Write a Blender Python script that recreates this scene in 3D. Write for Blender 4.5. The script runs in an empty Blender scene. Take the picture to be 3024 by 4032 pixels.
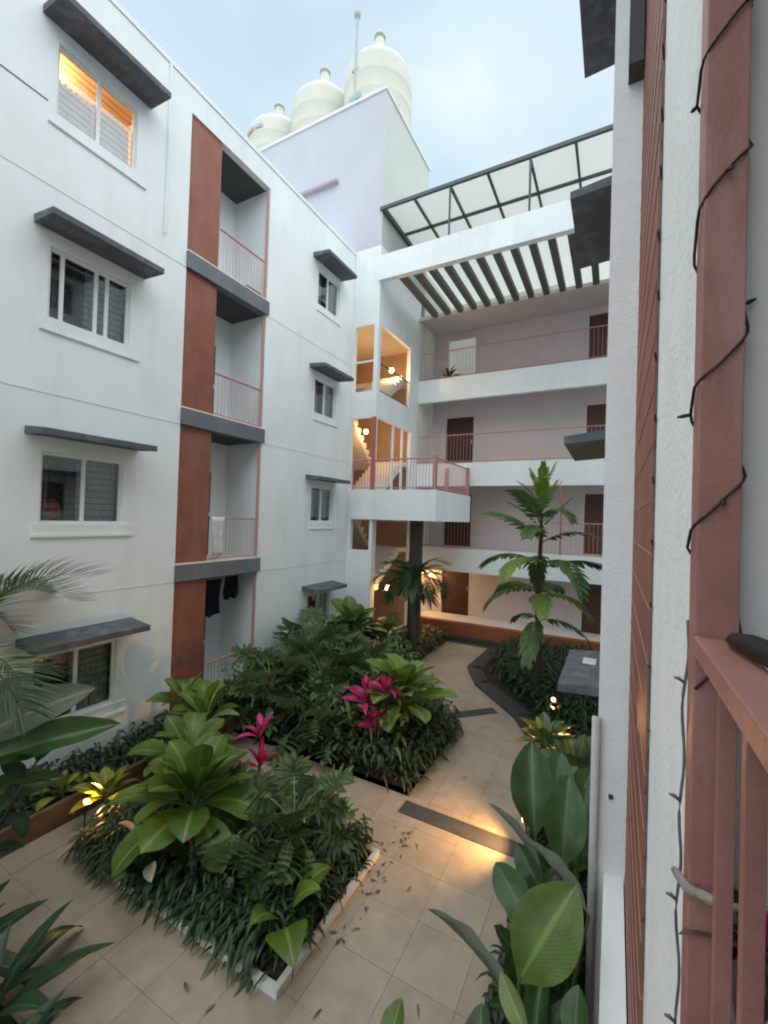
import bpy, bmesh, math, random
from mathutils import Matrix, Vector
random.seed(7)
R = math.radians
sc = bpy.context.scene
C = sc.collection

# ------------------------------------------------------------------ camera
EYE = 4.15
cam = bpy.data.cameras.new('camera'); co = bpy.data.objects.new('camera', cam); C.objects.link(co)
cam.sensor_fit = 'HORIZONTAL'; cam.sensor_width = 36.0; cam.lens = 36.0*1696.8/3024
cam.clip_start = 0.05; cam.clip_end = 2000
def cam_matrix(yaw, pitch, roll):
    F = Vector((-math.sin(yaw)*math.cos(pitch), math.cos(yaw)*math.cos(pitch), math.sin(pitch)))
    r = Vector((math.cos(yaw), math.sin(yaw), 0)); u = r.cross(F)
    r2 = r*math.cos(roll)+u*math.sin(roll); u2 = -r*math.sin(roll)+u*math.cos(roll)
    m = Matrix.Identity(4)
    for i in range(3):
        m[i][0] = r2[i]; m[i][1] = u2[i]; m[i][2] = -F[i]
    m[2][3] = EYE
    return m
co.matrix_world = cam_matrix(R(28.237), R(0.794), R(1.839))
sc.camera = co

# ------------------------------------------------------------------ sky, sun, exposure
SUN_EL, SUN_AZ = 72.0, 135.0        # azimuth measured clockwise from +Y
w = bpy.data.worlds.new('World'); sc.world = w; w.use_nodes = True
nt = w.node_tree; nt.nodes.clear()
N = nt.nodes.new; L = nt.links.new
out = N('ShaderNodeOutputWorld'); bg = N('ShaderNodeBackground')
sky = N('ShaderNodeTexSky'); sky.sky_type = 'NISHITA'; sky.sun_disc = False
sky.sun_elevation = R(SUN_EL); sky.sun_rotation = R(SUN_AZ)
sky.air_density = 1.0; sky.dust_density = 1.0; sky.ozone_density = 1.5
tc = N('ShaderNodeTexCoord'); mp = N('ShaderNodeMapping'); mp.inputs['Scale'].default_value = (1.0, 1.0, 1.9)
mp.inputs['Location'].default_value = (3.1, 1.7, 0.4)
nz = N('ShaderNodeTexNoise'); nz.inputs['Scale'].default_value = 2.6; nz.inputs['Detail'].default_value = 5; nz.inputs['Roughness'].default_value = .5
rp = N('ShaderNodeValToRGB'); rp.color_ramp.elements[0].position = .34; rp.color_ramp.elements[0].color = (.86,.86,.86,1)
rp.color_ramp.elements[1].position = .70; rp.color_ramp.elements[1].color = (.97,.97,.97,1)
mx = N('ShaderNodeMix'); mx.data_type = 'RGBA'
mx.inputs['B'].default_value = (3.75, 4.9, 5.6, 1)
L(tc.outputs['Generated'], mp.inputs['Vector']); L(mp.outputs['Vector'], nz.inputs['Vector'])
L(nz.outputs['Fac'], rp.inputs['Fac']); L(rp.outputs['Color'], mx.inputs['Factor'])
nz2 = N('ShaderNodeTexNoise'); nz2.inputs['Scale'].default_value = 3.4; nz2.inputs['Detail'].default_value = 4; nz2.inputs['Roughness'].default_value = .45; nz2.inputs['Distortion'].default_value = .4
L(mp.outputs['Vector'], nz2.inputs['Vector'])
rp2 = N('ShaderNodeValToRGB'); rp2.color_ramp.elements[0].position = .42; rp2.color_ramp.elements[0].color = (3.45,4.45,5.05,1)
rp2.color_ramp.elements[1].position = .68; rp2.color_ramp.elements[1].color = (4.5,5.2,5.55,1)
L(nz2.outputs['Fac'], rp2.inputs['Fac']); L(rp2.outputs['Color'], mx.inputs['B'])
L(sky.outputs['Color'], mx.inputs['A']); L(mx.outputs['Result'], bg.inputs['Color'])
bg.inputs['Strength'].default_value = 0.08
L(bg.outputs['Background'], out.inputs['Surface'])
sl = bpy.data.lights.new('sun_fill', 'SUN'); sl.energy = 1.5; sl.angle = R(120); sl.color = (1, .97, .93)  # widened to act as an unseen overhead dome fill for the courtyard
so = bpy.data.objects.new('sun_fill', sl); C.objects.link(so)
sd = Vector((math.sin(R(SUN_AZ))*math.cos(R(SUN_EL)), math.cos(R(SUN_AZ))*math.cos(R(SUN_EL)), math.sin(R(SUN_EL))))
so.rotation_euler = sd.to_track_quat('Z', 'Y').to_euler(); so.location = (0, -10, 40)
sc.view_settings.view_transform = 'Standard'; sc.view_settings.look = 'None'
sc.view_settings.exposure = 1.28; sc.view_settings.gamma = 1.0
sc.cycles.use_denoising = True
sc.cycles.max_bounces = 12; sc.cycles.diffuse_bounces = 9; sc.cycles.glossy_bounces = 3; sc.cycles.transparent_max_bounces = 8
sc.cycles.sample_clamp_indirect = 6.0
sc.render.film_transparent = False
sc.cycles.filter_width = 2.0

# ------------------------------------------------------------------ materials
def mat(name, col, rough=.6, var=.08, scale=3.0, bump=0.0, bscale=60, spec=.3, metal=0, stain=None, objvar=0.0, stretch=None):
    m = bpy.data.materials.new(name); m.use_nodes = True
    t = m.node_tree; b = t.nodes['Principled BSDF']; n = t.nodes.new; l = t.links.new
    b.inputs['Roughness'].default_value = rough; b.inputs['Specular IOR Level'].default_value = spec
    b.inputs['Metallic'].default_value = metal
    geo = n('ShaderNodeNewGeometry')
    mpn = n('ShaderNodeMapping'); l(geo.outputs['Position'], mpn.inputs['Vector'])
    if stretch: mpn.inputs['Scale'].default_value = stretch
    no = n('ShaderNodeTexNoise'); no.inputs['Scale'].default_value = scale; no.inputs['Detail'].default_value = 6; no.inputs['Roughness'].default_value = .6
    l(mpn.outputs['Vector'], no.inputs['Vector'])
    mr = n('ShaderNodeMapRange'); mr.inputs['From Min'].default_value = .3; mr.inputs['From Max'].default_value = .7
    mr.inputs['To Min'].default_value = 1-var; mr.inputs['To Max'].default_value = 1+var
    l(no.outputs['Fac'], mr.inputs['Value'])
    hs = n('ShaderNodeHueSaturation'); hs.inputs['Color'].default_value = (*col, 1)
    val = mr.outputs['Result']
    if objvar:
        oi = n('ShaderNodeObjectInfo'); mr2 = n('ShaderNodeMapRange')
        mr2.inputs['To Min'].default_value = 1-objvar; mr2.inputs['To Max'].default_value = 1+objvar
        l(oi.outputs['Random'], mr2.inputs['Value'])
        mu = n('ShaderNodeMath'); mu.operation = 'MULTIPLY'; l(val, mu.inputs[0]); l(mr2.outputs['Result'], mu.inputs[1]); val = mu.outputs[0]
    l(val, hs.inputs['Value'])
    cout = hs.outputs['Color']
    if stain:   # (colour, amount, noise scale, stretch)
        n2 = n('ShaderNodeTexNoise'); n2.inputs['Scale'].default_value = stain[2]; n2.inputs['Detail'].default_value = 8; n2.inputs['Roughness'].default_value = .65
        mp2 = n('ShaderNodeMapping'); mp2.inputs['Scale'].default_value = stain[3]; mp2.inputs['Location'].default_value = (5.3, 2.2, 9.1)
        l(geo.outputs['Position'], mp2.inputs['Vector']); l(mp2.outputs['Vector'], n2.inputs['Vector'])
        r2 = n('ShaderNodeMapRange'); r2.inputs['From Min'].default_value = .5; r2.inputs['From Max'].default_value = .78
        r2.inputs['To Max'].default_value = stain[1]; l(n2.outputs['Fac'], r2.inputs['Value'])
        mi = n('ShaderNodeMix'); mi.data_type = 'RGBA'; mi.inputs['B'].default_value = (*stain[0], 1)
        l(r2.outputs['Result'], mi.inputs['Factor']); l(cout, mi.inputs['A']); cout = mi.outputs['Result']
    l(cout, b.inputs['Base Color'])
    if bump:
        n3 = n('ShaderNodeTexNoise'); n3.inputs['Scale'].default_value = bscale; n3.inputs['Detail'].default_value = 4
        l(geo.outputs['Position'], n3.inputs['Vector'])
        bp = n('ShaderNodeBump'); bp.inputs['Strength'].default_value = bump; bp.inputs['Distance'].default_value = .01
        l(n3.outputs['Fac'], bp.inputs['Height']); l(bp.outputs['Normal'], b.inputs['Normal'])
    return m
def leafmat(name, col, rib=None, rough=.42, trans=.22, var=.25, hue=.02, vein=0.25, veins=16):
    rib = rib or tuple(min(1, c*1.7+.015) for c in col)
    m = bpy.data.materials.new(name); m.use_nodes = True
    t = m.node_tree; b = t.nodes['Principled BSDF']; n = t.nodes.new; l = t.links.new
    o = t.nodes['Material Output']
    b.inputs['Roughness'].default_value = rough; b.inputs['Specular IOR Level'].default_value = .45
    uv = n('ShaderNodeUVMap'); sp = n('ShaderNodeSeparateXYZ'); l(uv.outputs['UV'], sp.inputs[0])
    a = n('ShaderNodeMath'); a.operation = 'SUBTRACT'; a.inputs[1].default_value = .5; l(sp.outputs['Y'], a.inputs[0])
    ab = n('ShaderNodeMath'); ab.operation = 'ABSOLUTE'; l(a.outputs[0], ab.inputs[0])
    rm = n('ShaderNodeMapRange'); rm.inputs['From Min'].default_value = .02; rm.inputs['From Max'].default_value = .06
    rm.inputs['To Min'].default_value = 1; rm.inputs['To Max'].default_value = 0; l(ab.outputs[0], rm.inputs['Value'])
    # side veins running forward and outward
    v1 = n('ShaderNodeMath'); v1.operation = 'MULTIPLY_ADD'; v1.inputs[1].default_value = -.7; l(ab.outputs[0], v1.inputs[0]); l(sp.outputs['X'], v1.inputs[2])
    v2 = n('ShaderNodeMath'); v2.operation = 'MULTIPLY'; v2.inputs[1].default_value = veins*6.283; l(v1.outputs[0], v2.inputs[0])
    v3 = n('ShaderNodeMath'); v3.operation = 'SINE'; l(v2.outputs[0], v3.inputs[0])
    v4 = n('ShaderNodeMapRange'); v4.inputs['From Min'].default_value = -1; v4.inputs['To Min'].default_value = 1-vein; v4.inputs['To Max'].default_value = 1+vein*.6
    l(v3.outputs[0], v4.inputs['Value'])
    oi = n('ShaderNodeObjectInfo'); r1 = n('ShaderNodeMapRange'); r1.inputs['To Min'].default_value = 1-var; r1.inputs['To Max'].default_value = 1+var
    l(oi.outputs['Random'], r1.inputs['Value'])
    geo = n('ShaderNodeNewGeometry'); no = n('ShaderNodeTexNoise'); no.inputs['Scale'].default_value = 9; no.inputs['Detail'].default_value = 3
    l(geo.outputs['Position'], no.inputs['Vector'])
    r3 = n('ShaderNodeMapRange'); r3.inputs['From Min'].default_value = .3; r3.inputs['From Max'].default_value = .7; r3.inputs['To Min'].default_value = 1-var; r3.inputs['To Max'].default_value = 1+var
    l(no.outputs['Fac'], r3.inputs['Value'])
    m1 = n('ShaderNodeMath'); m1.operation = 'MULTIPLY'; l(r1.outputs['Result'], m1.inputs[0]); l(v4.outputs['Result'], m1.inputs[1])
    m2 = n('ShaderNodeMath'); m2.operation = 'MULTIPLY'; l(m1.outputs[0], m2.inputs[0]); l(r3.outputs['Result'], m2.inputs[1])
    r4 = n('ShaderNodeMapRange'); r4.inputs['To Min'].default_value = .5-hue; r4.inputs['To Max'].default_value = .5+hue; l(no.outputs['Fac'], r4.inputs['Value'])
    hs = n('ShaderNodeHueSaturation'); hs.inputs['Color'].default_value = (*col, 1); l(m2.outputs[0], hs.inputs['Value']); l(r4.outputs['Result'], hs.inputs['Hue'])
    mi = n('ShaderNodeMix'); mi.data_type = 'RGBA'; mi.inputs['B'].default_value = (*rib, 1); l(rm.outputs['Result'], mi.inputs['Factor']); l(hs.outputs['Color'], mi.inputs['A'])
    n5 = n('ShaderNodeTexNoise'); n5.inputs['Scale'].default_value = 17; n5.inputs['Detail'].default_value = 5; l(geo.outputs['Position'], n5.inputs['Vector'])
    r5 = n('ShaderNodeMapRange'); r5.inputs['From Min'].default_value = .60; r5.inputs['From Max'].default_value = .74; r5.inputs['To Max'].default_value = .55; l(n5.outputs['Fac'], r5.inputs['Value'])
    mj = n('ShaderNodeMix'); mj.data_type = 'RGBA'; mj.inputs['B'].default_value = (col[0]*1.5+.03, col[1]*1.05+.01, col[2]*.7+.004, 1); l(r5.outputs['Result'], mj.inputs['Factor']); l(mi.outputs['Result'], mj.inputs['A'])
    mi = mj
    l(mi.outputs['Result'], b.inputs['Base Color'])
    tr = n('ShaderNodeBsdfTranslucent'); l(mi.outputs['Result'], tr.inputs['Color'])
    ms = n('ShaderNodeMixShader'); ms.inputs['Fac'].default_value = trans
    l(b.outputs[0], ms.inputs[1]); l(tr.outputs[0], ms.inputs[2]); l(ms.outputs[0], o.inputs['Surface'])
    return m
def emit(name, col, st):
    m = bpy.data.materials.new(name); m.use_nodes = True
    b = m.node_tree.nodes['Principled BSDF']; b.inputs['Base Color'].default_value = (*col, 1)
    b.inputs['Emission Color'].default_value = (*col, 1); b.inputs['Emission Strength'].default_value = st
    return m
def glass(name, tint=(.9,.95,.95), mix=.18, rough=.03):
    m = bpy.data.materials.new(name); m.use_nodes = True; t = m.node_tree; t.nodes.clear(); n = t.nodes.new
    o = n('ShaderNodeOutputMaterial'); tr = n('ShaderNodeBsdfTransparent'); tr.inputs['Color'].default_value = (*tint, 1)
    g = n('ShaderNodeBsdfGlossy'); g.inputs['Roughness'].default_value = rough
    ms = n('ShaderNodeMixShader'); lw = n('ShaderNodeLayerWeight'); fr = n('ShaderNodeMath'); fr.operation = 'POWER'; fr.inputs[1].default_value = 4.0; t.links.new(lw.outputs['Facing'], fr.inputs[0])
    ad = n('ShaderNodeMath'); ad.operation = 'ADD'; ad.inputs[1].default_value = mix*.5
    t.links.new(fr.outputs[0], ad.inputs[0]); t.links.new(ad.outputs[0], ms.inputs['Fac'])
    t.links.new(tr.outputs[0], ms.inputs[1]); t.links.new(g.outputs[0], ms.inputs[2]); t.links.new(ms.outputs[0], o.inputs['Surface'])
    return m
M = {}
M['white'] = mat('white_plaster', (.80,.85,.86), .75, .05, .9, .25, 90, stain=((.54,.55,.52), .34, 1.6, (1,1,.18)))
M['white_rough'] = mat('white_rough_plaster', (.81,.85,.86), .8, .04, 6, .5, 45, stain=((.6,.6,.58), .3, 5, (1,1,.3)))
M['lavender'] = mat('lavender_paint', (.52,.525,.585), .75, .05, .8, .2, 80, stain=((.50,.50,.58), .35, 1.1, (1,1,.3)))
M['cream'] = mat('cream_paint', (.76,.74,.68), .7, .05, 1.5, .15, 70, stain=((.5,.48,.42), .2, 2, (1,1,.4)))
M['block_side'] = mat('block_side_paint', (.54,.565,.53), .75, .05, .8, .2, 80, stain=((.48,.5,.47), .35, 1.1, (1,1,.3)))
M['tan'] = mat('tan_paint', (.52,.38,.28), .7, .06, 1.5, .15, 70)
M['mauve'] = mat('mauve_paint', (.57,.515,.515), .7, .05, 1.2, .15, 70)
M['grey_wall'] = mat('grey_wall', (.72,.72,.71), .7, .05, 2, .2, 80)
M['brown'] = mat('brown_paint', (.265,.095,.066), .55, .14, 2, .3, 60, stain=((.33,.19,.15), .5, 3, (1,1,.3)))
M['skylit_joint'] = mat('skylit_groove_paint', (.36,.22,.19), .7, .1, 8)  # lighter than the boards: sky light caught in the grooves, put into colour
M['brown_trim'] = mat('brown_metal_paint', (.31,.14,.12), .5, .12, 12, .15, 120, spec=.4, stain=((.47,.32,.29), .6, 9, (1,1,.25)))
M['grey_band'] = mat('grey_band_paint', (.15,.165,.185), .6, .08, 3, .2, 70, stain=((.28,.29,.3), .4, 3, (1,1,.3)))
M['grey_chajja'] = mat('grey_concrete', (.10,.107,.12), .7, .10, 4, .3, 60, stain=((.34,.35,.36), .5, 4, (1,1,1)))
M['dark'] = mat('dark_opening', (.035,.03,.028), .8)
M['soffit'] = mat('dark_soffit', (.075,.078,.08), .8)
M['frame'] = mat('white_frame', (.78,.79,.78), .35, .03, 5, spec=.5)
M['glass'] = glass('window_glass')
M['curtain'] = mat('curtain', (.30,.33,.36), .9, .15, 8)
M['curtain_pale'] = mat('curtain_pale', (.74,.68,.69), .9, .08, 8)
M['curtain_dark'] = mat('curtain_dark', (.07,.055,.05), .9, .2, 8)
M['pinkthing'] = mat('pink_cloth', (.45,.12,.13), .8, .2, 10)
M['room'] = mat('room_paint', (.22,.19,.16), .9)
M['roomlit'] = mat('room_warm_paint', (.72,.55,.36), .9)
M['red'] = mat('red_metal', (.42,.13,.12), .45, .08, 10, spec=.45)
M['redpink'] = mat('faded_red_metal', (.50,.24,.23), .5, .08, 10, spec=.4)
M['steel'] = mat('dark_steel', (.08,.095,.095), .5, .1, 10, spec=.4)
M['ledge'] = mat('faded_ledge', (.40,.34,.38), .7, .08, 6)
M['slat'] = mat('grey_slat_paint', (.10,.105,.10), .6, .08, 4, .1, 60)
M['tank'] = mat('cream_tank_plastic', (.60,.60,.53), .6, .05, 2, .1, 30, stain=((.55,.55,.5), .3, 2, (1,1,.3)))
M['door'] = mat('dark_wood_door', (.06,.026,.018), .45, .2, 5, .15, 40, stretch=(6,6,.8))
M['door_red'] = mat('red_brown_door', (.095,.05,.038), .5, .15, 5, .1, 40, stretch=(6,6,.8))
M['kerb_brown'] = mat('terracotta_kerb', (.30,.10,.05), .55, .1, 5, .2, 60)
M['tile'] = mat('beige_paver', (.35,.292,.222), .62, .09, 5, .25, 120, objvar=.06, stain=((.19,.155,.12), .65, 1.7, (1,1,1)))
M['grout'] = mat('grout', (.325,.272,.207), .9, .1, 8)
M['granite'] = mat('dark_granite', (.052,.054,.06), .55, .18, 30, .2, 200, objvar=.15, stain=((.11,.11,.11), .4, 6, (1,1,1)))
M['soil'] = mat('soil', (.035,.025,.018), .95, .4, 14, 1.0, 30)
M['kerb_white'] = mat('white_kerb', (.66,.66,.62), .7, .06, 5, .3, 60, stain=((.42,.41,.37), .4, 9, (1,1,1)))
M['edge_wood'] = mat('brown_bed_wall', (.15,.085,.05), .7, .2, 5, .3, 40)
M['ground'] = mat('concrete_ground', (.30,.28,.25), .85, .12, 2, .2, 40)
M['black'] = mat('black_rubber', (.012,.012,.013), .5, .1, 10)
M['wire'] = mat('dark_wire', (.035,.022,.022), .5, .1, 10)
M['greywire'] = mat('grey_wire', (.12,.12,.14), .5, .1, 10)
M['stick'] = mat('dry_grey_stick', (.26,.23,.21), .85, .3, 30, .6, 80)
M['lampmetal'] = mat('lamp_metal', (.04,.04,.04), .4, .1, 10)
M['bulb'] = emit('warm_bulb', (1, .60, .22), 5)
M['bulb_small'] = emit('warm_bulb_soft', (1, .62, .28), 5)
M['navy'] = mat('navy_cloth', (.008,.009,.02), .9, .3, 9, .3, 50)
M['whitecloth'] = mat('white_cloth', (.6,.59,.63), .9, .1, 9, .3, 40)
M['orange'] = mat('orange_plastic', (.55,.25,.06), .5, .1, 9)
M['teal'] = mat('teal_print', (.30,.46,.47), .6, .1, 9)
M['redprint'] = mat('red_print', (.55,.30,.29), .6, .1, 9)
M['greyprint'] = mat('grey_print', (.45,.46,.46), .6, .1, 9)
M['bark'] = mat('bark', (.075,.06,.045), .85, .25, 12, .8, 50, stretch=(1,1,.35))
M['stemgreen'] = mat('green_stem', (.06,.09,.03), .6, .2, 12)
M['palmtrunk'] = mat('palm_trunk', (.10,.085,.065), .85, .25, 10, .8, 40)
M['drygrass'] = leafmat('dry_leaf', (.20,.15,.06), var=.3)
pm = bpy.data.materials.new('pale_polycarbonate'); pm.use_nodes = True
_t = pm.node_tree; _b = _t.nodes['Principled BSDF']; _b.inputs['Base Color'].default_value = (.72,.76,.72,1); _b.inputs['Roughness'].default_value = .6
_tr = _t.nodes.new('ShaderNodeBsdfTranslucent'); _tr.inputs['Color'].default_value = (.78,.79,.775,1)
_ms = _t.nodes.new('ShaderNodeMixShader'); _ms.inputs['Fac'].default_value = .72
_t.links.new(_b.outputs[0], _ms.inputs[1]); _t.links.new(_tr.outputs[0], _ms.inputs[2]); _t.links.new(_ms.outputs[0], _t.nodes['Material Output'].inputs['Surface'])
M['poly'] = pm
M['lf_bright'] = leafmat('broad_leaf_green', (.088,.150,.022), rough=.38, var=.2, vein=.15, veins=22)
M['lf_lime'] = leafmat('broad_leaf_lime', (.145,.235,.045), rough=.4, var=.15, vein=.25, veins=22)
M['lf_blue'] = leafmat('split_leaf_green', (.098,.150,.060), rough=.38, var=.3, vein=.12)
M['lf_dark'] = leafmat('dark_leaf_green', (.022,.052,.022), rough=.42, var=.3, vein=.15)
M['lf_cover'] = leafmat('ground_cover_green', (.036,.068,.028), rough=.45, var=.45, vein=.08)
M['lf_banana'] = leafmat('paddle_leaf_green', (.036,.084,.022), rough=.36, var=.22, vein=.22, veins=28)
M['lf_grey'] = leafmat('grey_leaf_underside', (.11,.135,.10), rough=.6, var=.15, vein=.18, veins=26)
M['lf_palm'] = leafmat('palm_leaf_green', (.06,.10,.045), rough=.5, var=.25, vein=.0)
M['lf_tree'] = leafmat('tree_leaf_green', (.07,.13,.04), rough=.45, var=.3, vein=.1)
M['lf_young'] = leafmat('young_leaf_green', (.15,.24,.03), rough=.45, var=.2, vein=.1)
M['lf_pale'] = leafmat('pale_old_leaf', (.16,.20,.07), rough=.5, var=.2, vein=.15)
M['lf_magenta'] = leafmat('magenta_leaf', (.42,.022,.13), rib=(.55,.05,.2), rough=.42, var=.25, hue=.01, vein=.1)
M['lf_yellow'] = leafmat('yellow_green_leaf', (.22,.24,.03), rough=.5, var=.3, vein=.05)
M['spathe'] = leafmat('white_spathe', (.62,.60,.50), rough=.5, var=.1, vein=.05, rib=(.6,.6,.4))
M['redflower'] = leafmat('red_flower', (.55,.03,.025), rough=.45, var=.15, vein=.05, rib=(.6,.05,.03))

# ------------------------------------------------------------------ mesh helpers
class MB:
    def __init__(s): s.v = []; s.f = []; s.uv = None
    def quad(s, a, b, c, d):
        i = len(s.v); s.v += [tuple(a), tuple(b), tuple(c), tuple(d)]; s.f.append((i, i+1, i+2, i+3)); return s
    def box(s, x0, x1, y0, y1, z0, z1):
        i = len(s.v)
        s.v += [(x0,y0,z0),(x1,y0,z0),(x1,y1,z0),(x0,y1,z0),(x0,y0,z1),(x1,y0,z1),(x1,y1,z1),(x0,y1,z1)]
        s.f += [tuple(i+k for k in q) for q in ((0,3,2,1),(4,5,6,7),(0,1,5,4),(1,2,6,5),(2,3,7,6),(3,0,4,7))]
        return s
    def tube(s, pts, r, n=6, cap=True):
        pts = [Vector(p) for p in pts]; rs = r if isinstance(r, (list, tuple)) else [r]*len(pts)
        rings = []
        up = Vector((0,0,1))
        for k, p in enumerate(pts):
            d = (pts[min(k+1, len(pts)-1)]-pts[max(k-1, 0)])
            d = d.normalized() if d.length > 1e-9 else Vector((0,0,1))
            a = d.cross(up)
            if a.length < .05: a = d.cross(Vector((1,0,0)))
            a.normalize(); b = d.cross(a)
            i = len(s.v)
            for j in range(n):
                t = 2*math.pi*j/n; s.v.append(tuple(p+(a*math.cos(t)+b*math.sin(t))*rs[k]))
            rings.append(i)
        for k in range(len(rings)-1):
            for j in range(n):
                s.f.append((rings[k]+j, rings[k]+(j+1) % n, rings[k+1]+(j+1) % n, rings[k+1]+j))
        if cap:
            s.f.append(tuple(rings[0]+j for j in reversed(range(n)))); s.f.append(tuple(rings[-1]+j for j in range(n)))
        return s
    def lathe(s, prof, c=(0,0,0), n=28):
        rings = []
        for r, z in prof:
            i = len(s.v)
            for j in range(n):
                t = 2*math.pi*j/n; s.v.append((c[0]+r*math.cos(t), c[1]+r*math.sin(t), c[2]+z))
            rings.append(i)
        for k in range(len(rings)-1):
            for j in range(n): s.f.append((rings[k]+j, rings[k]+(j+1) % n, rings[k+1]+(j+1) % n, rings[k+1]+j))
        s.f.append(tuple(rings[0]+j for j in reversed(range(n)))); s.f.append(tuple(rings[-1]+j for j in range(n)))
        return s
    def poly(s, pts, z0, z1):
        n = len(pts); i = len(s.v)
        s.v += [(p[0],p[1],z0) for p in pts]+[(p[0],p[1],z1) for p in pts]
        s.f.append(tuple(i+k for k in reversed(range(n)))); s.f.append(tuple(i+n+k for k in range(n)))
        for k in range(n): s.f.append((i+k, i+(k+1) % n, i+n+(k+1) % n, i+n+k))
        return s
    def mesh(s, name, m, smooth=False):
        me = bpy.data.meshes.new(name); me.from_pydata(s.v, [], s.f)
        if m: me.materials.append(m)
        if s.uv:
            u = me.uv_layers.new(name='UVMap')
            for li, lp in enumerate(me.loops): u.data[li].uv = s.uv[lp.vertex_index]
        if smooth: me.polygons.foreach_set('use_smooth', [True]*len(me.polygons))
        me.update(); return me
    def build(s, name, m, parent=None, smooth=False, bevel=0.0):
        me = s.mesh(name, m, smooth)
        if bevel:
            bm = bmesh.new(); bm.from_mesh(me)
            bmesh.ops.bevel(bm, geom=bm.edges[:], offset=bevel, segments=2, affect='EDGES', profile=.6)
            bm.to_mesh(me); bm.free()
        return link(name, me, parent)
def link(name, me, parent=None, mw=None):
    o = bpy.data.objects.new(name, me); C.objects.link(o)
    if parent: o.parent = parent
    if mw is not None: o.matrix_local = mw
    return o
def tag(o, label, cat, group=None, kind=None):
    o['label'] = label; o['category'] = cat
    if group: o['group'] = group
    if kind: o['kind'] = kind
    return o
def thing(name, label, cat, loc=(0,0,0), group=None):
    o = bpy.data.objects.new(name, None); C.objects.link(o); o.location = loc; o.empty_display_size = .2
    return tag(o, label, cat, group)
def struct(o): o['kind'] = 'structure'; return o
def holes_sheet(mb, axis, c, u0, u1, v0, v1, holes, depth):
    """flat wall sheet in plane axis=c, holes (ua,ub,va,vb) cut out, reveals going to c+depth"""
    us = sorted({u0, u1, *[h[0] for h in holes], *[h[1] for h in holes]}); vs = sorted({v0, v1, *[h[2] for h in holes], *[h[3] for h in holes]})
    us = [u for u in us if u0 <= u <= u1]; vs = [v for v in vs if v0 <= v <= v1]
    P = (lambda u, v, d=0: (c+d, u, v)) if axis == 'x' else (lambda u, v, d=0: (u, c+d, v))
    for a, b in zip(us, us[1:]):
        for p, q in zip(vs, vs[1:]):
            um, vm = (a+b)/2, (p+q)/2
            if any(h[0] < um < h[1] and h[2] < vm < h[3] for h in holes): continue
            mb.quad(P(a,p), P(b,p), P(b,q), P(a,q))
    for a, b, p, q in holes:
        mb.quad(P(a,p), P(a,q), P(a,q,depth), P(a,p,depth)); mb.quad(P(b,p), P(b,p,depth), P(b,q,depth), P(b,q))
        mb.quad(P(a,p), P(a,p,depth), P(b,p,depth), P(b,p)); mb.quad(P(a,q), P(b,q), P(b,q,depth), P(a,q,depth))
    return mb
def railing(parent, p0, p1, z0, h, m, sp=.11, rr=.02, rb=.006, post=True, name='railing'):
    """straight railing: rail mesh (top, bottom, posts) and its thin bars as a sub-part"""
    a = Vector((p0[0], p0[1], z0)); b = Vector((p1[0], p1[1], z0)); up = Vector((0,0,1))
    mb = MB(); mb.tube([a+up*h, b+up*h], rr, 6)
    if post:
        mb.tube([a, a+up*h], rr, 6); mb.tube([b, b+up*h], rr, 6)
    o = mb.build(name, m, parent)
    MB().tube([a+up*.06, b+up*.06], rr*.7, 6).build('bottom_rail', m, o)
    n = max(2, int((b-a).length/sp)); mb = MB()
    for i in range(1, n):
        p = a.lerp(b, i/n); mb.tube([p+up*.06, p+up*h], rb, 4, False)
    k = mb.build('bars', m, o); k['kind'] = 'stuff'
    return o

# ------------------------------------------------------------------ ground, paving, beds
struct(MB().box(-60, 60, -60, 80, -.6, -.075).build('ground', M['ground']))
pv = struct(MB().box(-6.5, .1, -1.0, 14.69, -.07, -.012).build('paving', M['grout']))
tm = MB().box(-.2985, .2985, -.2985, .2985, -.010, 0).mesh('paver', M['tile'])
beds = [(-5.6, -2.46, 2.92, 4.75)]
def in_bed(x, y):
    if -5.3 < x < -2.76 and 3.2 < y < 4.45: return True
    if x > -.55: return True
    if x < -2.95 and 6.3 < y < 8.3: return True
    if x < -4.0 and 6.3 < y < 9.6: return True
    if x < -5.5 and 6.3 < y: return True
    if x > -1.6 and y > 9.6: return True
    if x > -3.0 and y > 11.5: return True
    return False
y = 1.5
while y < 14.5:
    x = -6.2
    while x < -.3:
        if not in_bed(x, y): link('paver', tm, pv, Matrix.Translation((x, y, random.uniform(-.0015, .0015))))
        x += .6
    y += .6
def soil(name, pts, z=.05):
    return struct(MB().poly(pts, -.011, z).build(name, M['soil']))
P1 = [(-5.6,2.92),(-2.46,2.92),(-2.46,4.75),(-5.6,4.75)]
P2 = [(-7.48,5.97),(-2.65,5.97),(-2.65,8.2),(-4.95,10.9),(-5.0,14.35),(-6.5,14.35),(-6.5,11.4),(-7.48,11.4)]
P3 = [(-.88,1.2),(-.1,1.2),(-.1,14.35),(-3.45,14.35),(-3.5,11.95),(-3.0,10.85),(-1.75,9.45),(-1.3,8.6),(-.95,7.2),(-.88,5.5)]
P4 = [(-7.48,-1.0),(-6.35,-1.0),(-6.35,5.97),(-7.48,5.97)]
P5 = [(-6.3,-1.0),(-3.35,-1.0),(-3.35,1.75),(-6.3,1.75)]
soil('front_bed_soil', [(-5.53,2.99),(-2.53,2.99),(-2.53,4.68),(-5.53,4.68)])
soil('middle_bed_soil', P2); soil('right_bed_soil', P3); soil('wall_bed_soil', P4); soil('near_bed_soil', P5)
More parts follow.
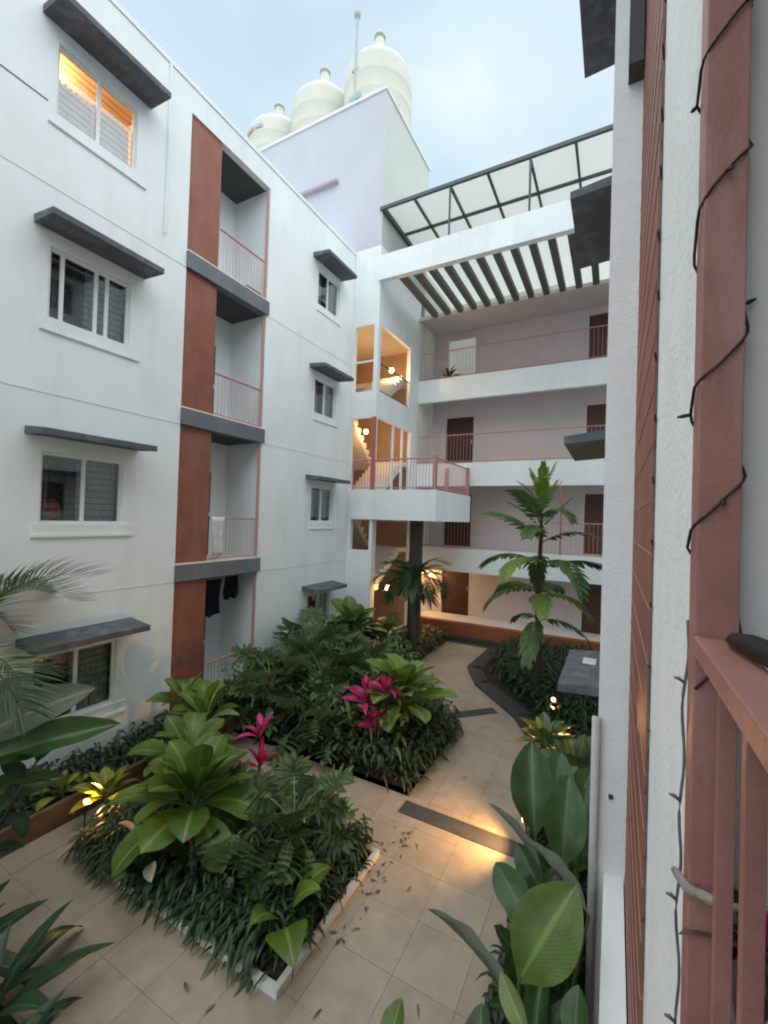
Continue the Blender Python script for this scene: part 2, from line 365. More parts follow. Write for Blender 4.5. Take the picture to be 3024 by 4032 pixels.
def kerb(label, segs, m, h=.075, wd=.06, name='planter_kerb', zb=-.002):
    t = thing(name, label, 'kerb', (segs[0][0][0], segs[0][0][1], 0))
    for a, b in segs:
        d = (Vector(b)-Vector(a)).normalized(); nrm = Vector((-d.y, d.x))*wd
        pts = [Vector(a), Vector(b), Vector(b)+nrm, Vector(a)+nrm]
        o = MB().poly([p-Vector(segs[0][0]) for p in pts], zb, h).build('kerb_stone', m, t)
    return t
kerb('low white kerb around the front planting bed, its corner bare nearest the camera',
     [((-5.6,2.92),(-2.46,2.92)), ((-2.46,2.983),(-2.46,4.75)), ((-2.523,4.75),(-5.6,4.75)), ((-5.6,4.687),(-5.6,2.983))], M['kerb_white'])
kerb('low pale kerb along the middle bed facing the side path', [((-6.3,5.97),(-2.65,5.97)), ((-2.65,6.033),(-2.65,8.2))], M['kerb_white'], .05)
kerb('brown kerb along the right bed beneath the paddle leaf plants', [((-.88,5.5),(-.88,1.2)), ((-.95,7.2),(-.88,5.503))], M['edge_wood'], .06)
kerb('low red brown wall of the bed beneath the left windows', [((-6.35,5.97),(-6.35,-1.0))], M['edge_wood'], .30, .07)
def granite(pts, z1=.008): MB().poly(pts, -.004, z1).build('granite_strip', M['granite'], pv)
granite([(-2.62,5.58),(-1.75,5.575),(-1.75,5.86),(-2.62,5.865)]); granite([(-1.746,5.575),(-.86,5.57),(-.86,5.855),(-1.746,5.86)])
granite([(-3.26,8.74),(-3.08,8.55),(-2.15,9.52),(-2.33,9.72)])
for a, b, wd in (((-1.32,8.55),(-1.80,9.45),.3), ((-1.80,9.45),(-3.05,10.82),.42), ((-3.05,10.82),(-3.58,11.93),.36), ((-3.58,11.93),(-3.52,14.1),.42)):
    d = (Vector(b)-Vector(a)).normalized(); nr = Vector((d.y, -d.x))*wd
    MB().poly([Vector(a)+d*.004, Vector(b)-d*.004, Vector(b)-d*.004+nr, Vector(a)+d*.004+nr], -.004, .065).build('granite_edging', M['granite'], pv)
for a, b, wd in (((-2.68,8.2),(-4.95,10.87),.25), ((-4.95,10.9),(-5.0,14.1),.3)):
    d = (Vector(b)-Vector(a)).normalized(); nr = Vector((-d.y, d.x))*wd
    MB().poly([Vector(a)+d*.004, Vector(b)-d*.004, Vector(b)-d*.004+nr, Vector(a)+d*.004+nr], -.004, .062).build('granite_edging', M['granite'], pv)
granite([(-5.3,14.12),(-3.0,14.12),(-3.0,14.62),(-5.3,14.62)], .01)

# ------------------------------------------------------------------ left building
XL = -7.5
F = [0.05, 3.11, 6.18, 9.26]
BAY = (5.47, 7.66)
lb = thing('apartment_building', 'white four storey apartment block on the left with stacked brown balcony bay', 'building', (XL, 4, 0))
LBM = Matrix.Translation((-XL, -4, 0))
def lpart(mb, name, m, parent=None, **k):
    o = mb.build(name, m, parent or lb, **k)
    if parent is None: o.matrix_local = LBM
    return o
win_big = [(3.2, 4.42, f+.79, f+1.87) for f in F]
win_small = [(9.64, 10.68, f+.86, f+1.87) for f in F]
wb2 = [(-.6, .62, f+.79, f+1.87) for f in F]
mb = MB()
holes_sheet(mb, 'x', XL, -6, 11.5, -.07, 12.5, win_big+win_small+wb2+[(BAY[0], BAY[1], -.06, 12.0)], -.16)
mb.quad((XL,11.5,-.07),(-14,11.5,-.07),(-14,11.5,12.5),(XL,11.5,12.5)); mb.quad((XL,-6,-.07),(-14,-6,-.07),(-14,-6,12.5),(XL,-6,12.5)); mb.quad((-14,-6,-.07),(-14,11.5,-.07),(-14,11.5,12.5),(-14,-6,12.5))
lpart(mb, 'wall', M['white'])
lpart(MB().box(-14.05, XL+.02, -6.05, 11.49, 12.505, 12.60), 'roof_coping', M['white'])
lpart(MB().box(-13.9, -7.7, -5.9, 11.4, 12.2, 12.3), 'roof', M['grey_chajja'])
# horizontal plaster grooves, their shadow drawn as thin raised grey strips
for f in F[1:]:
    for a, b in ((-6, BAY[0]), (BAY[1], 11.49)):
        lpart(MB().box(XL, XL+.006, a+.01, b-.01, f-.335, f-.315), 'groove_shade_line', M['grey_wall'])
lpart(MB().box(XL, XL+.010, 1.6, 3.09, 10.135, 10.15), 'groove_shade_line', M['grey_band'])
def window(parent, mt, X, s, y0, y1, z0, z1, kind):
    """sliding window in plane x=X facing s; kind chooses what is seen behind the glass"""
    e = .045; xi = X-s*.10; xo = X-s*.06
    lo, hi = min(xi, xo), max(xi, xo)
    mb = MB()
    mb.box(lo, hi, y0, y1, z0, z0+e).box(lo, hi, y0, y1, z1-e, z1).box(lo, hi, y0, y0+e, z0+e, z1-e).box(lo, hi, y1-e, y1, z0+e, z1-e)
    wo = mb.build('window', M['frame'], parent); wo.matrix_local = mt
    ym = (y0+y1)/2
    if kind == 'slid':       # four lines: a sash slid half way
        cuts = [y0+.16*(y1-y0), y0+.56*(y1-y0), y0+.70*(y1-y0)]
    else: cuts = [ym]
    for c in cuts: MB().box(lo+.004, hi+.004*s, c-.028, c+.028, z0+e, z1-e).build('mullion', M['frame'], wo)
    ed = [y0+e]+[c for c in cuts]+[y1-e]
    for k, (a, b) in enumerate(zip(ed, ed[1:])):
        aa = a+(.028 if k else 0); bb = b-(.028 if k < len(ed)-2 else 0)
        if kind == 'open' and k == 0: continue
        xm = (lo+hi)/2
        MB().box(xm-.003, xm+.003, aa, bb, z0+e, z1-e).build('pane', M['glass'], wo)
    # security grille, thin bars
    g = MB(); xg = X-s*.13; z = z0+.12
    while z < z1-.05: g.tube([(xg,y0+.01,z),(xg,y1-.01,z)], .006, 4, False); z += .105
    k = g.build('grille', M['lampmetal'], wo); k['kind'] = 'stuff'
    # room behind
    x1 = X-s*.165; x2 = X-s*2.4
    r = MB(); a, b, c, d = y0-.5, y1+.5, z0-.7, z1+.5
    r.quad((x2,a,c),(x2,b,c),(x2,b,d),(x2,a,d)).quad((x1,a,c),(x2,a,c),(x2,a,d),(x1,a,d)).quad((x1,b,c),(x2,b,c),(x2,b,d),(x1,b,d)).quad((x1,a,d),(x2,a,d),(x2,b,d),(x1,b,d)).quad((x1,a,c),(x2,a,c),(x2,b,c),(x1,b,c))
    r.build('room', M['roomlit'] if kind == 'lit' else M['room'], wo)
    def cur(a, b, zt, zb, m, amp=.025, x=X-s*.24):
        q = MB(); n = 26
        for i in range(n+1):
            yy = a+(b-a)*i/n; xx = x+amp*math.sin(i*1.9+a*3)
            q.v += [(xx, yy, zb), (xx, yy, zt)]
            if i: j = 2*i; q.f.append((j-2, j, j+1, j-1))
        q.build('curtain', m, wo, smooth=True)
    if kind == 'lit':
        cur(y0, ym, z1-.36, z0-.1, M['curtain_pale']); cur(ym, y1, z1-.3, z0-.1, M['curtain_pale'])
    elif kind == 'slid': cur(y0+.5*(y1-y0), y1, z1, z0-.1, M['curtain']); 
    elif kind == 'curtain': cur(ym, y1, z1, z0-.1, M['curtain']); cur(y0, ym, z1, z0-.1, M['curtain_dark'], .01, X-s*.6)
    elif kind == 'small': cur(y0, ym-.1, z1, z0-.1, M['curtain']); cur(ym+.14, y1, z1, z0-.1, M['curtain'])
    elif kind == 'dark': cur(ym, y1, z1, z0-.1, M['curtain'])
    return wo
def chajja(parent, mt, X, s, y0, y1, z, d=.55):
    a, b = sorted((X+s*.002, X+s*d))
    mb = MB(); t = .10
    i = len(mb.v)
    # sloping top, thin at the lip, drip groove
    xs = (X+s*.002, X+s*d)
    pr = [(xs[0], z), (xs[1], z-.035), (xs[1], z+.055), (xs[0], z+.115)]
    mb.v += [(p[0], y0, p[1]) for p in pr]+[(p[0], y1, p[1]) for p in pr]
    mb.f += [(0,1,2,3),(7,6,5,4),(0,4,5,1),(1,5,6,2),(2,6,7,3),(3,7,4,0)]
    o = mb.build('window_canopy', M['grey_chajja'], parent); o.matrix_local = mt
def surround(parent, mt, X, s, y0, y1, z0):
    a, b = sorted((X, X+s*.035))
    mb = MB().box(a, b, y0-.10, y1+.18, z0-.20, z0-.155).box(a, a+(b-a)*.5, y0-.10, y1+.18, z0-.154, z0-.003)
    o = mb.build('window_sill', M['white'], parent); o.matrix_local = mt
kinds = ['dark', 'curtain', 'slid', 'lit']
for i, f in enumerate(F):
    y0, y1, z0, z1 = win_big[i]
    wo = window(lb, LBM, XL, 1, y0, y1, z0, z1, kinds[i]); surround(lb, LBM, XL, 1, y0, y1, z0)
    if i == 1:
        q = MB(); q.lathe([(.001,0),(.13,.02),(.18,.12),(.16,.24),(.08,.32),(.001,.34)], (XL-.45, 3.5, z0+.06), 14); q.build('round_cushion', M['pinkthing'], wo, smooth=True)
    chajja(lb, LBM, XL, 1, 2.98, 4.65, f+2.09)
    y0, y1, z0, z1 = win_small[i]
    window(lb, LBM, XL, 1, y0, y1, z0, z1, 'small'); surround(lb, LBM, XL, 1, y0+.05, y1-.1, z0)
    chajja(lb, LBM, XL, 1, 9.36, 10.78, f+2.05)
    y0, y1, z0, z1 = wb2[i]
    window(lb, LBM, XL, 1, y0, y1, z0, z1, 'dark'); chajja(lb, LBM, XL, 1, y0-.22, y1+.25, f+2.09)
lit = bpy.data.lights.new('room_light', 'POINT'); lit.energy = 20; lit.color = (1, .66, .36); lit.shadow_soft_size = .12
lo = bpy.data.objects.new('room_light', lit); C.objects.link(lo); lo.location = (XL-1.1, 3.5, 11.35)
tag(MB().lathe([(.001,0),(.10,.03),(.13,.09),(.10,.14),(.02,.16),(.02,.22)], (XL-1.9, 3.3, 11.42), 16).build('ceiling_lamp', M['bulb_small'], None, True), 'warm ceiling lamp glowing behind the lit top floor window on the left', 'lamp')
# balcony bay
for i, f in enumerate(F):
    top = F[i+1]-.33 if i < 3 else 11.99
    yb = 6.24
    lpart(MB().box(XL-.16, XL-.035, BAY[0]+.002, yb, f if i else -.06, top+(.001 if i < 3 else 0)), 'brown_panel', M['brown'])
    if i: lpart(MB().box(XL-.165, XL+.05, BAY[0]-.004, BAY[1]+.05, f-.325, f-.005), 'grey_floor_band', M['grey_band'])
    if i: lpart(MB().box(XL-.02, XL+.045, BAY[0]+.003, BAY[1]-.003, f-.004, f+.022), 'floor_edge', M['cream'])
    mb = MB(); xb = XL-1.15
    mb.quad((XL-.16,BAY[1],f),(xb,BAY[1],f),(xb,BAY[1],top),(XL-.16,BAY[1],top)); mb.quad((XL-.16,yb-.003,f),(xb,yb-.003,f),(xb,yb-.003,top),(XL-.16,yb-.003,top))
    mb.quad((xb,yb,f),(xb,BAY[1],f),(xb,BAY[1],top),(xb,yb,top))
    lpart(mb, 'balcony_wall', M['white'])
    lpart(MB().box(xb-.2, XL-.166, BAY[0], BAY[1]+.1, f-.15, f-.001), 'balcony_floor', M['grey_wall'])
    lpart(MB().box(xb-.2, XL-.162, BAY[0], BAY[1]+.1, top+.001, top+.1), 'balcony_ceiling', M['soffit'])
    d = lpart(MB().box(xb, xb+.05, 6.55, 7.15, f+.02, f+2.0), 'door', M['door'] if i != 3 else M['curtain_pale'])
    MB().box(xb+.05, xb+.075, 6.62, 7.08, f+1.0, f+1.85).build('pane', M['glass'], d)
    MB().box(xb+.05, xb+.09, 7.08, 7.11, f+.95, f+1.05).build('handle', M['frame'], d)
    lpart(MB().tube([(XL-.03, BAY[1]-.045, f), (XL-.03, BAY[1]-.045, top)], .028, 8), 'red_post', M['redpink'])
    r = railing(lb, (XL-.03, yb+.04), (XL-.03, BAY[1]-.05), f, .92, M['redpink'], .085, .022, .0065, post=False); r.matrix_local = LBM
lpart(MB().tube([(XL+.035,4.98,12.5),(XL+.035,4.98,9.3)], .02, 8).tube([(XL+.035,4.98,12.45),(XL-.1,4.98,12.52)], .02, 8), 'rain_pipe', M['white'])
# laundry and bits on the balconies
def cloth(name, label, cat, p, wdt, h, m, seed):
    rnd = random.Random(seed); t = MB(); n, k = 10, 8
    for j in range(k+1):
        for i in range(n+1):
            u = i/n-.5; v = j/k
            t.v.append((p[0]+.03*math.sin(u*14+seed)*v+.015*rnd.uniform(-1,1)*v, p[1]+u*wdt*(1-.12*v+.1*math.sin(seed+v*4)), p[2]-h*v*(1-.10*abs(math.sin(u*5+seed)))))
    for j in range(k):
        for i in range(n):
            a = j*(n+1)+i; t.f.append((a, a+1, a+n+2, a+n+1))
    o = t.build(name, m, None, True)
    md = o.modifiers.new('thick', 'SOLIDIFY'); md.thickness = .012
    return tag(o, label, cat)
cloth('hanging_shirt', 'wide navy shirt drying on the ground floor balcony line', 'clothing', (XL-.35,6.62,2.66), .62, .85, M['navy'], 3)
cloth('hanging_trousers', 'small navy garment drying beside the red balcony post on the ground floor', 'clothing', (XL-.38,7.24,2.68), .42, .55, M['navy'], 5)
tag(MB().tube([(XL-.36,6.24,2.70),(XL-.36,7.66,2.70)], .006, 5).build('clothes_line', M['greywire']), 'thin clothes line strung under the first floor slab on the left', 'clothes line')
cloth('white_towel', 'white towel hanging over the first floor balcony rail by the brown panel', 'towel', (XL+.02,6.44,4.06), .34, .9, M['whitecloth'], 9)
tag(MB().box(XL-.20, XL-.08, 7.1, 7.55, F[3]+.025, F[3]+.16).build('shoe_rack', M['door_red'], bevel=.01), 'low brown rack on the floor of the top left balcony', 'rack')
tag(MB().lathe([(.001,0),(.07,0),(.09,.14),(.10,.15),(.10,.17),(.001,.17)], (XL-.42,7.36,F[0]+.002), 16).build('white_bucket', M['whitecloth'], None, True), 'white bucket on the ground floor balcony behind the bushes', 'bucket')

# ------------------------------------------------------------------ stair tower with tank block
TX, TY, TYE = -6.57, 11.5, 15.0
tw = thing('stair_tower', 'white stair tower with open landings below a tall lavender water tank block', 'stair tower', (-7, 13, 0))
TM = Matrix.Translation((7, -13, 0))
def tpart(mb, name, m, parent=None, **k):
    o = mb.build(name, m, parent or tw, **k)
    if parent is None: o.matrix_local = TM
    return o
mb = MB()
holes_sheet(mb, 'y', TY+.005, XL+.002, TX, -.07, 12.62, [(-7.42,-6.72,8.1,10.18), (-7.46,-6.61,5.01,7.27), (-7.36,-6.68,3.13,4.07)], .14)
holes_sheet(mb, 'x', TX, TY+.005, 14.68, -.07, 12.62, [(11.68,13.87,8.1,10.22), (11.62,14.1,5.01,7.28), (11.75,14.3,.3,4.05)], -.14)
tpart(mb, 'wall', M['white'])
mb = MB(); mb.quad((-11.96,TY+.003,12.62),(TX,TY+.003,12.62),(TX,TY+.003,17.5),(-11.96,TY+.003,17.5))
tpart(mb, 'block_front_wall', M['lavender'])
mb = MB(); mb.quad((TX,TY+.003,12.62),(TX,TYE,12.62),(TX,TYE,17.5),(TX,TY+.003,17.5)); mb.quad((TX,TYE,0),(-11.96,TYE,0),(-11.96,TYE,17.5),(TX,TYE,17.5)); mb.quad((-11.96,TY,12.62),(-11.96,TYE,12.62),(-11.96,TYE,17.5),(-11.96,TY,17.5))
tpart(mb, 'block_side_wall', M['block_side'])
tpart(MB().box(-12.0, TX+.04, TY-.04, TYE+.04, 17.502, 17.60), 'roof_slab', M['grey_wall'])
tpart(MB().box(-10.0, -8.27, TY-.16, TY, 15.10, 15.19), 'wall_ledge', M['ledge'])
# inner shell
mb = MB(); mb.quad((-9.4,TY+.2,0),(-9.4,14.9,0),(-9.4,14.9,12.6),(-9.4,TY+.2,12.6)); mb.quad((-9.4,14.8,0),(TX-.15,14.8,0),(TX-.15,14.8,12.6),(-9.4,14.8,12.6)); mb.quad((-9.4,TY+.16,0),(XL,TY+.16,0),(XL,TY+.16,12.6),(-9.4,TY+.16,12.6))
tpart(mb, 'stairwell_wall', M['tan'])
tpart(MB().box(-9.4, TX-.15, TY+.16, 14.8, 10.5, 10.62), 'top_ceiling', M['cream'])
def flight(y0, z0, y1, z1, x0, x1):
    n = 8; mb = MB()
    for i in range(n):
        a = y0+(y1-y0)*i/n; b = y0+(y1-y0)*(i+1)/n; za = z0+(z1-z0)*(i+1)/n
        mb.box(x0, x1, min(a, b), max(a, b), za-.17, za)
    s = [(y0, z0-.22), (y1, z1-.22), (y1, z1-.05), (y0, z0-.05)]
    i = len(mb.v); mb.v += [(x0+.001, p[0], p[1]) for p in s]+[(x1-.001, p[0], p[1]) for p in s]
    mb.f += [tuple(i+k for k in q) for q in ((0,1,2,3),(4,5,6,7),(0,1,5,4),(1,2,6,5),(2,3,7,6),(3,0,4,7))]
    tpart(mb, 'stair_flight', M['cream'])
for f0, f1 in ((.3,3.11),(3.11,6.18),(6.18,9.26)):
    mid = (f0+f1)/2+.3
    flight(14.0, f0, 12.3, mid, -9.3, -8.1); flight(12.3, mid, 14.0, f1, -8.0, -6.85)
    tpart(MB().box(-9.35, TX-.15, 14.0, 14.79, f1-.16, f1), 'landing', M['cream'])
    tpart(MB().box(-9.35, TX-.16, TY+.17, 12.3, mid-.16, mid), 'mid_landing', M['cream'])
tpart(MB().box(TX-.115, TX-.02, TY+.03, TY+.13, 8.101, 10.179), 'corner_pillar', M['white'])
tpart(MB().box(-7.419, -6.721, TY+.03, TY+.07, 9.02, 9.07), 'white_rail', M['white'])
o = railing(tw, (TX-.06, 11.75), (TX-.06, 13.86), 8.1, .92, M['steel'], .12, .024, .007, False); o.matrix_local = TM
tpart(MB().box(TX-.075, TX+.015, TY-.06, TY+.03, 5.005, 7.26), 'red_post', M['red'])
for yy in (12.75, 13.45): tpart(MB().box(TX-.09, TX-.03, yy, yy+.09, 5.015, 7.27), 'white_mullion', M['white'])
# projecting landing
LX = -4.47
tpart(MB().box(-7.32, LX, TY-.10, 14.66, 4.10, 5.0), 'landing_slab', M['white'])
tpart(MB().box(-5.62, -5.30, 12.2, 12.5, -.06, 4.099), 'column', M['bark'])
for p0, p1 in (((-7.30,TY-.04),(-6.66,TY-.04)), ((-6.52,TY-.04),(LX-.05,TY-.04)), ((LX-.05,TY-.04),(LX-.05,14.5))):
    o = railing(tw, p0, p1, 5.0, .92, M['redpink'], .1, .026, .008); o.matrix_local = TM
for p in ((-4.55,TY-.05), (LX-.05,14.45), (-5.3,14.5)): tpart(MB().box(p[0]-.05, p[0]+.05, p[1]-.05, p[1]+.05, 5.001, 5.98), 'red_post', M['redpink'])
def bulb(name, label, p, r, e, m, en, cat='lamp', soft=.06, col=(1,.54,.20)):
    t = thing(name, label, cat, p)
    MB().lathe([(.001,-r),(r*.7,-r*.7),(r,0),(r*.7,r*.7),(.001,r)], (0,0,0), 14).build('globe', m, t, True)
    MB().lathe([(.001,r*.75),(r*.6,r*.78),(r*.6,r*1.3),(.001,r*1.35)], (0,0,0), 12).build('cap', M['lampmetal'], t)
    if en:
        li = bpy.data.lights.new('lamp_light', 'POINT'); li.energy = en; li.color = col; li.shadow_soft_size = soft
        lo = bpy.data.objects.new('lamp_light', li); C.objects.link(lo); lo.parent = t; lo.location = (0,0,-r-soft-.02)
    return t
bulb('stair_lamp', 'warm globe lamp glowing in the upper stairwell opening', (-7.05,13.35,9.35), .10, 0, M['bulb'], 20)
bulb('stair_lamp', 'warm globe lamp under the stairs behind the red post', (-7.75,12.9,7.15), .09, 0, M['bulb'], 16)
bulb('bulkhead_lamp', 'small round orange lamp on the stair tower wall behind the leaves', (-6.36,12.2,1.95), .10, 0, M['bulb_small'], 9)
bulb('passage_lamp', 'warm lamp lighting the orange ground floor passage wall', (-6.3,15.75,2.0), .07, 0, M['bulb_small'], 16)
tag(MB().lathe([(.001,0),(.09,0),(.13,.18),(.14,.2),(.001,.2)], (-7.3,11.72,12.622), 14).build('orange_pot', M['orange'], None, True), 'tiny orange pot on the roof edge where the tower meets the left block', 'pot')

# water tanks
tankprof = [(.001,0),(1.2,0),(1.22,.05)]
zz = .25
while zz < 1.8: tankprof += [(1.22,zz),(1.23,zz+.04),(1.23,zz+.08),(1.22,zz+.12)]; zz += .65
tankprof += [(1.22,2.1),(1.19,2.25),(1.10,2.42),(.90,2.66),(.52,2.98),(.22,3.14),(.17,3.2),(.17,3.80),(.12,3.88),(.001,3.89)]
tme = MB().lathe(tankprof, n=40).mesh('tank_body', M['tank'], True)
for (x, lab, h) in ((-7.88, 'large cream water tank at the tower corner, rightmost of three', 1.0), (-10.30, 'cream water tank in the middle of the three on the tower', .96), (-12.9+.3, 'cream water tank with red mark, leftmost of the three on the roof', .86)):
    t = thing('water_tank', lab, 'water tank', (x, 13.2, 17.6), 'water tanks on the stair tower')
    link('tank_body', tme, t, Matrix.Diagonal((1,1,h,1)))
    MB().lathe([(.001,0),(.21,0),(.21,.06),(.10,.12),(.001,.12)], (0,0,3.89*h)).build('lid', M['tank'], t, True)
    MB().tube([(1.1,-.62,.3),(1.25,-.7,.3),(1.25,-.7,-.0)], .04, 8).build('outlet_pipe', M['greyprint'], t)
    def decal(a0, a1, z0, z1, m, nm):
        q = MB(); n = 8
        for i in range(n+1):
            a = a0+(a1-a0)*i/n; q.v += [(1.258*math.cos(a), 1.258*math.sin(a), z0), (1.258*math.cos(a), 1.258*math.sin(a), z1)]
            if i: j = 2*i; q.f.append((j-2, j, j+1, j-1))
        q.build(nm, m, t)
    if x > -8: decal(R(-110), R(-88), .62, .80, M['teal'], 'printed_mark')
    elif x > -11: decal(R(-130), R(-110), .5, .68, M['teal'], 'printed_mark')
    else: decal(R(-118), R(-96), 1.45, 1.62, M['redprint'], 'printed_mark'); decal(R(-93), R(-76), 1.48, 1.62, M['greyprint'], 'printed_mark')
t = thing('antenna_mast', 'thin grey mast rising beside the rightmost water tank', 'mast', (-8.08, 12.0, 17.6))
MB().tube([(0,0,0),(0,0,3.55)], .045, 8).build('pole', M['greyprint'], t); MB().lathe([(.03,0),(.11,.03),(.12,.16),(.03,.22)], (0,0,3.5), 12).build('head', M['greyprint'], t, True)
MB().box(-.14,.14,-.03,.03,1.65,1.75).build('bracket', M['greyprint'], t)

# ------------------------------------------------------------------ corridor building at the back
YB, YW = 14.7, 16.2
cb = thing('corridor_building', 'white corridor wing at the back with open galleries and mauve walls', 'building', (-3, 15, 0))
CM = Matrix.Translation((3, -15, 0))
def cpart(mb, name, m, parent=None, **k):
    o = mb.build(name, m, parent or cb, **k)
    if parent is None: o.matrix_local = CM
    return o
XR = 4.0
FB = [.50, 3.15, 6.19, 9.29]
for i, f in enumerate(FB):
    th = .82
    if i: cpart(MB().box(-6.60 if i != 2 else -6.60, XR, YB, YB+.16, f-th, f), 'gallery_fascia', M['white'])
    if i: cpart(MB().box(-6.60, XR, YB+.161, YW+.1, f-.2, f-.05), 'gallery_floor', M['grey_wall'])
    top = (FB[i+1]-.2) if i < 3 else 11.6
    holes = [(-6.0,-4.9,f,f+2.0), (-.95,-.05,f,f+2.05), (1.2,2.2,f,f+2.05)]
    mb = MB(); holes_sheet(mb, 'y', YW, -6.6, XR, f-.1, top, holes, .12)
    cpart(mb, 'back_wall', M['mauve'])
    for j, hq in enumerate(holes):
        if j == 0 and i == 3: continue
        d = cpart(MB().box(hq[0]+.005, hq[1]-.005, YW+.08, YW+.11, f-.02, hq[3]-.003), 'door', M['door'] if j == 0 else M['door_red'])
        MB().box(hq[0]+.08, hq[1]-.08, YW+.07, YW+.08, f+.15, f+.9).box(hq[0]+.08, hq[1]-.08, YW+.07, YW+.08, f+1.05, f+1.85).build('door_panel', M['door'] if j == 0 else M['door_red'], d)
        MB().box(hq[1]-.09, hq[1]-.06, YW+.03, YW+.07, f+.95, f+1.1).build('handle', M['greyprint'], d)
    if i: 
        r = railing(cb, (-6.5, YB+.08), (XR, YB+.08), f, 1.02, M['redpink'], .12, .02, .006, False); r.matrix_local = CM
mb = MB(); mb.quad((-6.6,YB,-.07),(-6.6,YW,-.07),(-6.6,YW,11.6),(-6.6,YB,11.6)); cpart(mb, 'end_wall', M['cream'])
cpart(MB().box(-6.64, XR, YB-.05, YW+.3, 11.57, 11.69), 'roof_beam', M['mauve'])
cpart(MB().box(-6.6, XR, YB-.03, YB+.22, .12, .55), 'brown_plinth', M['kerb_brown'])
cpart(MB().box(-6.6, XR, YB+.221, YW+.1, -.06, .50), 'ground_floor', M['grey_wall'])
cpart(MB().box(-6.6, XR, YB-.35, YB-.031, -.06, .12), 'plinth_step', M['granite'])
# bright corner room seen through the top gallery opening
mb = MB(); mb.quad((-8.5,18.2,8.6),(-2.2,18.2,8.6),(-2.2,18.2,13.7),(-8.5,18.2,13.7)); mb.quad((-6.62,15.02,11.6),(-6.62,20,11.6),(-6.62,20,13.74),(-6.62,15.02,13.74)); cpart(mb, 'far_room_wall', M['cream'])
cpart(MB().box(-.02, .10, YB+.01, YB+.15, 3.16, 5.4), 'brown_gallery_post', M['brown_trim'])
for f in (3.15,): 
    cpart(MB().box(-1.55, -1.50, YB+.04, YB+.09, f, f+2.2), 'red_post', M['red'])
t = thing('potted_plant', 'dark leafy pot plant on the top gallery by the open doorway', 'potted plant', (-5.75, 15.6, 9.29))
MB().lathe([(.001,0),(.13,0),(.18,.3),(.17,.3),(.001,.27)]).build('pot', M['kerb_brown'], t, True)

# pergola
pg = thing('pergola', 'white beam pergola with dark grey slats spanning between the blocks', 'pergola', (-3, 13, 11.4))
PM = Matrix.Translation((3, -13, -11.4))
def ppart(mb, name, m, root, mtx): o = mb.build(name, m, root); o.matrix_local = mtx; return o
ppart(MB().box(TX+.002, 3.0, 11.38, 11.58, 11.44, 12.20), 'front_beam', M['white'], pg, PM)
ppart(MB().box(TX+.002, 3.0, 14.45, 14.64, 11.46, 11.56), 'rear_beam', M['mauve'], pg, PM)
x = -5.98
while x < 2.5:
    ppart(MB().box(x, x+.18, 11.582, 14.448, 11.47, 11.64), 'slat', M['slat'], pg, PM); x += .475
# translucent canopy over the roof passage
cp = thing('roof_canopy', 'steel framed canopy with pale translucent roof sheets above the pergola', 'canopy', (-3, 13, 13.7))
KM = Matrix.Translation((3, -13, -13.7))
ppart(MB().box(-6.62, 2.6, 11.42, 11.50, 13.66, 13.76), 'front_purlin', M['steel'], cp, KM)
ppart(MB().box(-6.52, 2.6, 12.84, 12.90, 13.665, 13.745), 'purlin', M['steel'], cp, KM)
ppart(MB().box(-6.52, 2.6, 14.2, 14.26, 13.665, 13.745), 'purlin', M['steel'], cp, KM)
ppart(MB().box(-6.555, -6.45, 11.502, 14.3, 13.62, 13.75), 'side_beam', M['steel'], cp, KM)
xs = [-6.5, -5.52, -4.40, -3.32, -2.2, -1.1, -.02, 1.08, 2.2]
for a in xs[1:]: ppart(MB().box(a, a+.06, 11.502, 14.3, 13.667, 13.75), 'rafter', M['steel'], cp, KM)
for a, b in zip(xs, xs[1:]): ppart(MB().box(a+.03, b+.028, 11.44, 20.2, 13.765, 13.775), 'roof_sheet', M['poly'], cp, KM)
for a in (-4.38, -2.18, .0): ppart(MB().tube([(a+.03,11.47,12.19),(a+.03,11.47,13.66)], .032, 8), 'post', M['steel'], cp, KM)

# ------------------------------------------------------------------ right building and near balcony
rb = thing('right_apartment_block', 'white apartment block on the right seen edge on with grey window canopies', 'building', (.2, 6, 0))
RM = Matrix.Translation((-.2, -6, 0))
def rpart(mb, name, m, parent=None, **k):
    o = mb.build(name, m, parent or rb, **k)
    if parent is None: o.matrix_local = RM
    return o
XF, XN = -.085, .137
rw = [(6.05, 7.15, f+.86, f+1.87) for f in F]
mb = MB(); holes_sheet(mb, 'x', XF, 3.9, 11.3, -.07, 12.5, rw, .16)
mb.quad((XF,11.3,-.07),(6,11.3,-.07),(6,11.3,12.5),(XF,11.3,12.5)); rpart(mb, 'wall', M['white'])
rpart(MB().quad((XF,3.9,-.07),(XN+.02,3.9,-.07),(XN+.02,3.9,12.5),(XF,3.9,12.5)), 'return_wall', M['white_rough'])
mb = MB(); mb.quad((XN,1.02,-.07),(XN,2.0,-.07),(XN,2.0,12.5),(XN,1.02,12.5)); mb.quad((XN+.03,2.0,-.07),(XN,2.0,-.07),(XN,2.0,12.5),(XN+.03,2.0,12.5)); rpart(mb, 'near_wall', M['white_rough'])
zz = -.06
k = 0
while zz < 12.4:      # brown cladding boards; sky light on the lower grooves painted as pale joints
    rpart(MB().box(XN-.012, XN+.05, 2.004, 3.896, zz, zz+.208), 'cladding_board', M['brown'])
    rpart(MB().box(XN-.0145, XN+.05, 2.004, 3.896, zz+.2085, zz+.2155), 'cladding_joint', M['skylit_joint' if zz < 4.2 else 'brown']); zz += .216
mb = MB(); mb.quad((XN,1.02,-.07),(3,1.02,-.07),(3,1.02,12.5),(XN,1.02,12.5)); rpart(mb, 'balcony_end_wall', M['grey_wall'])
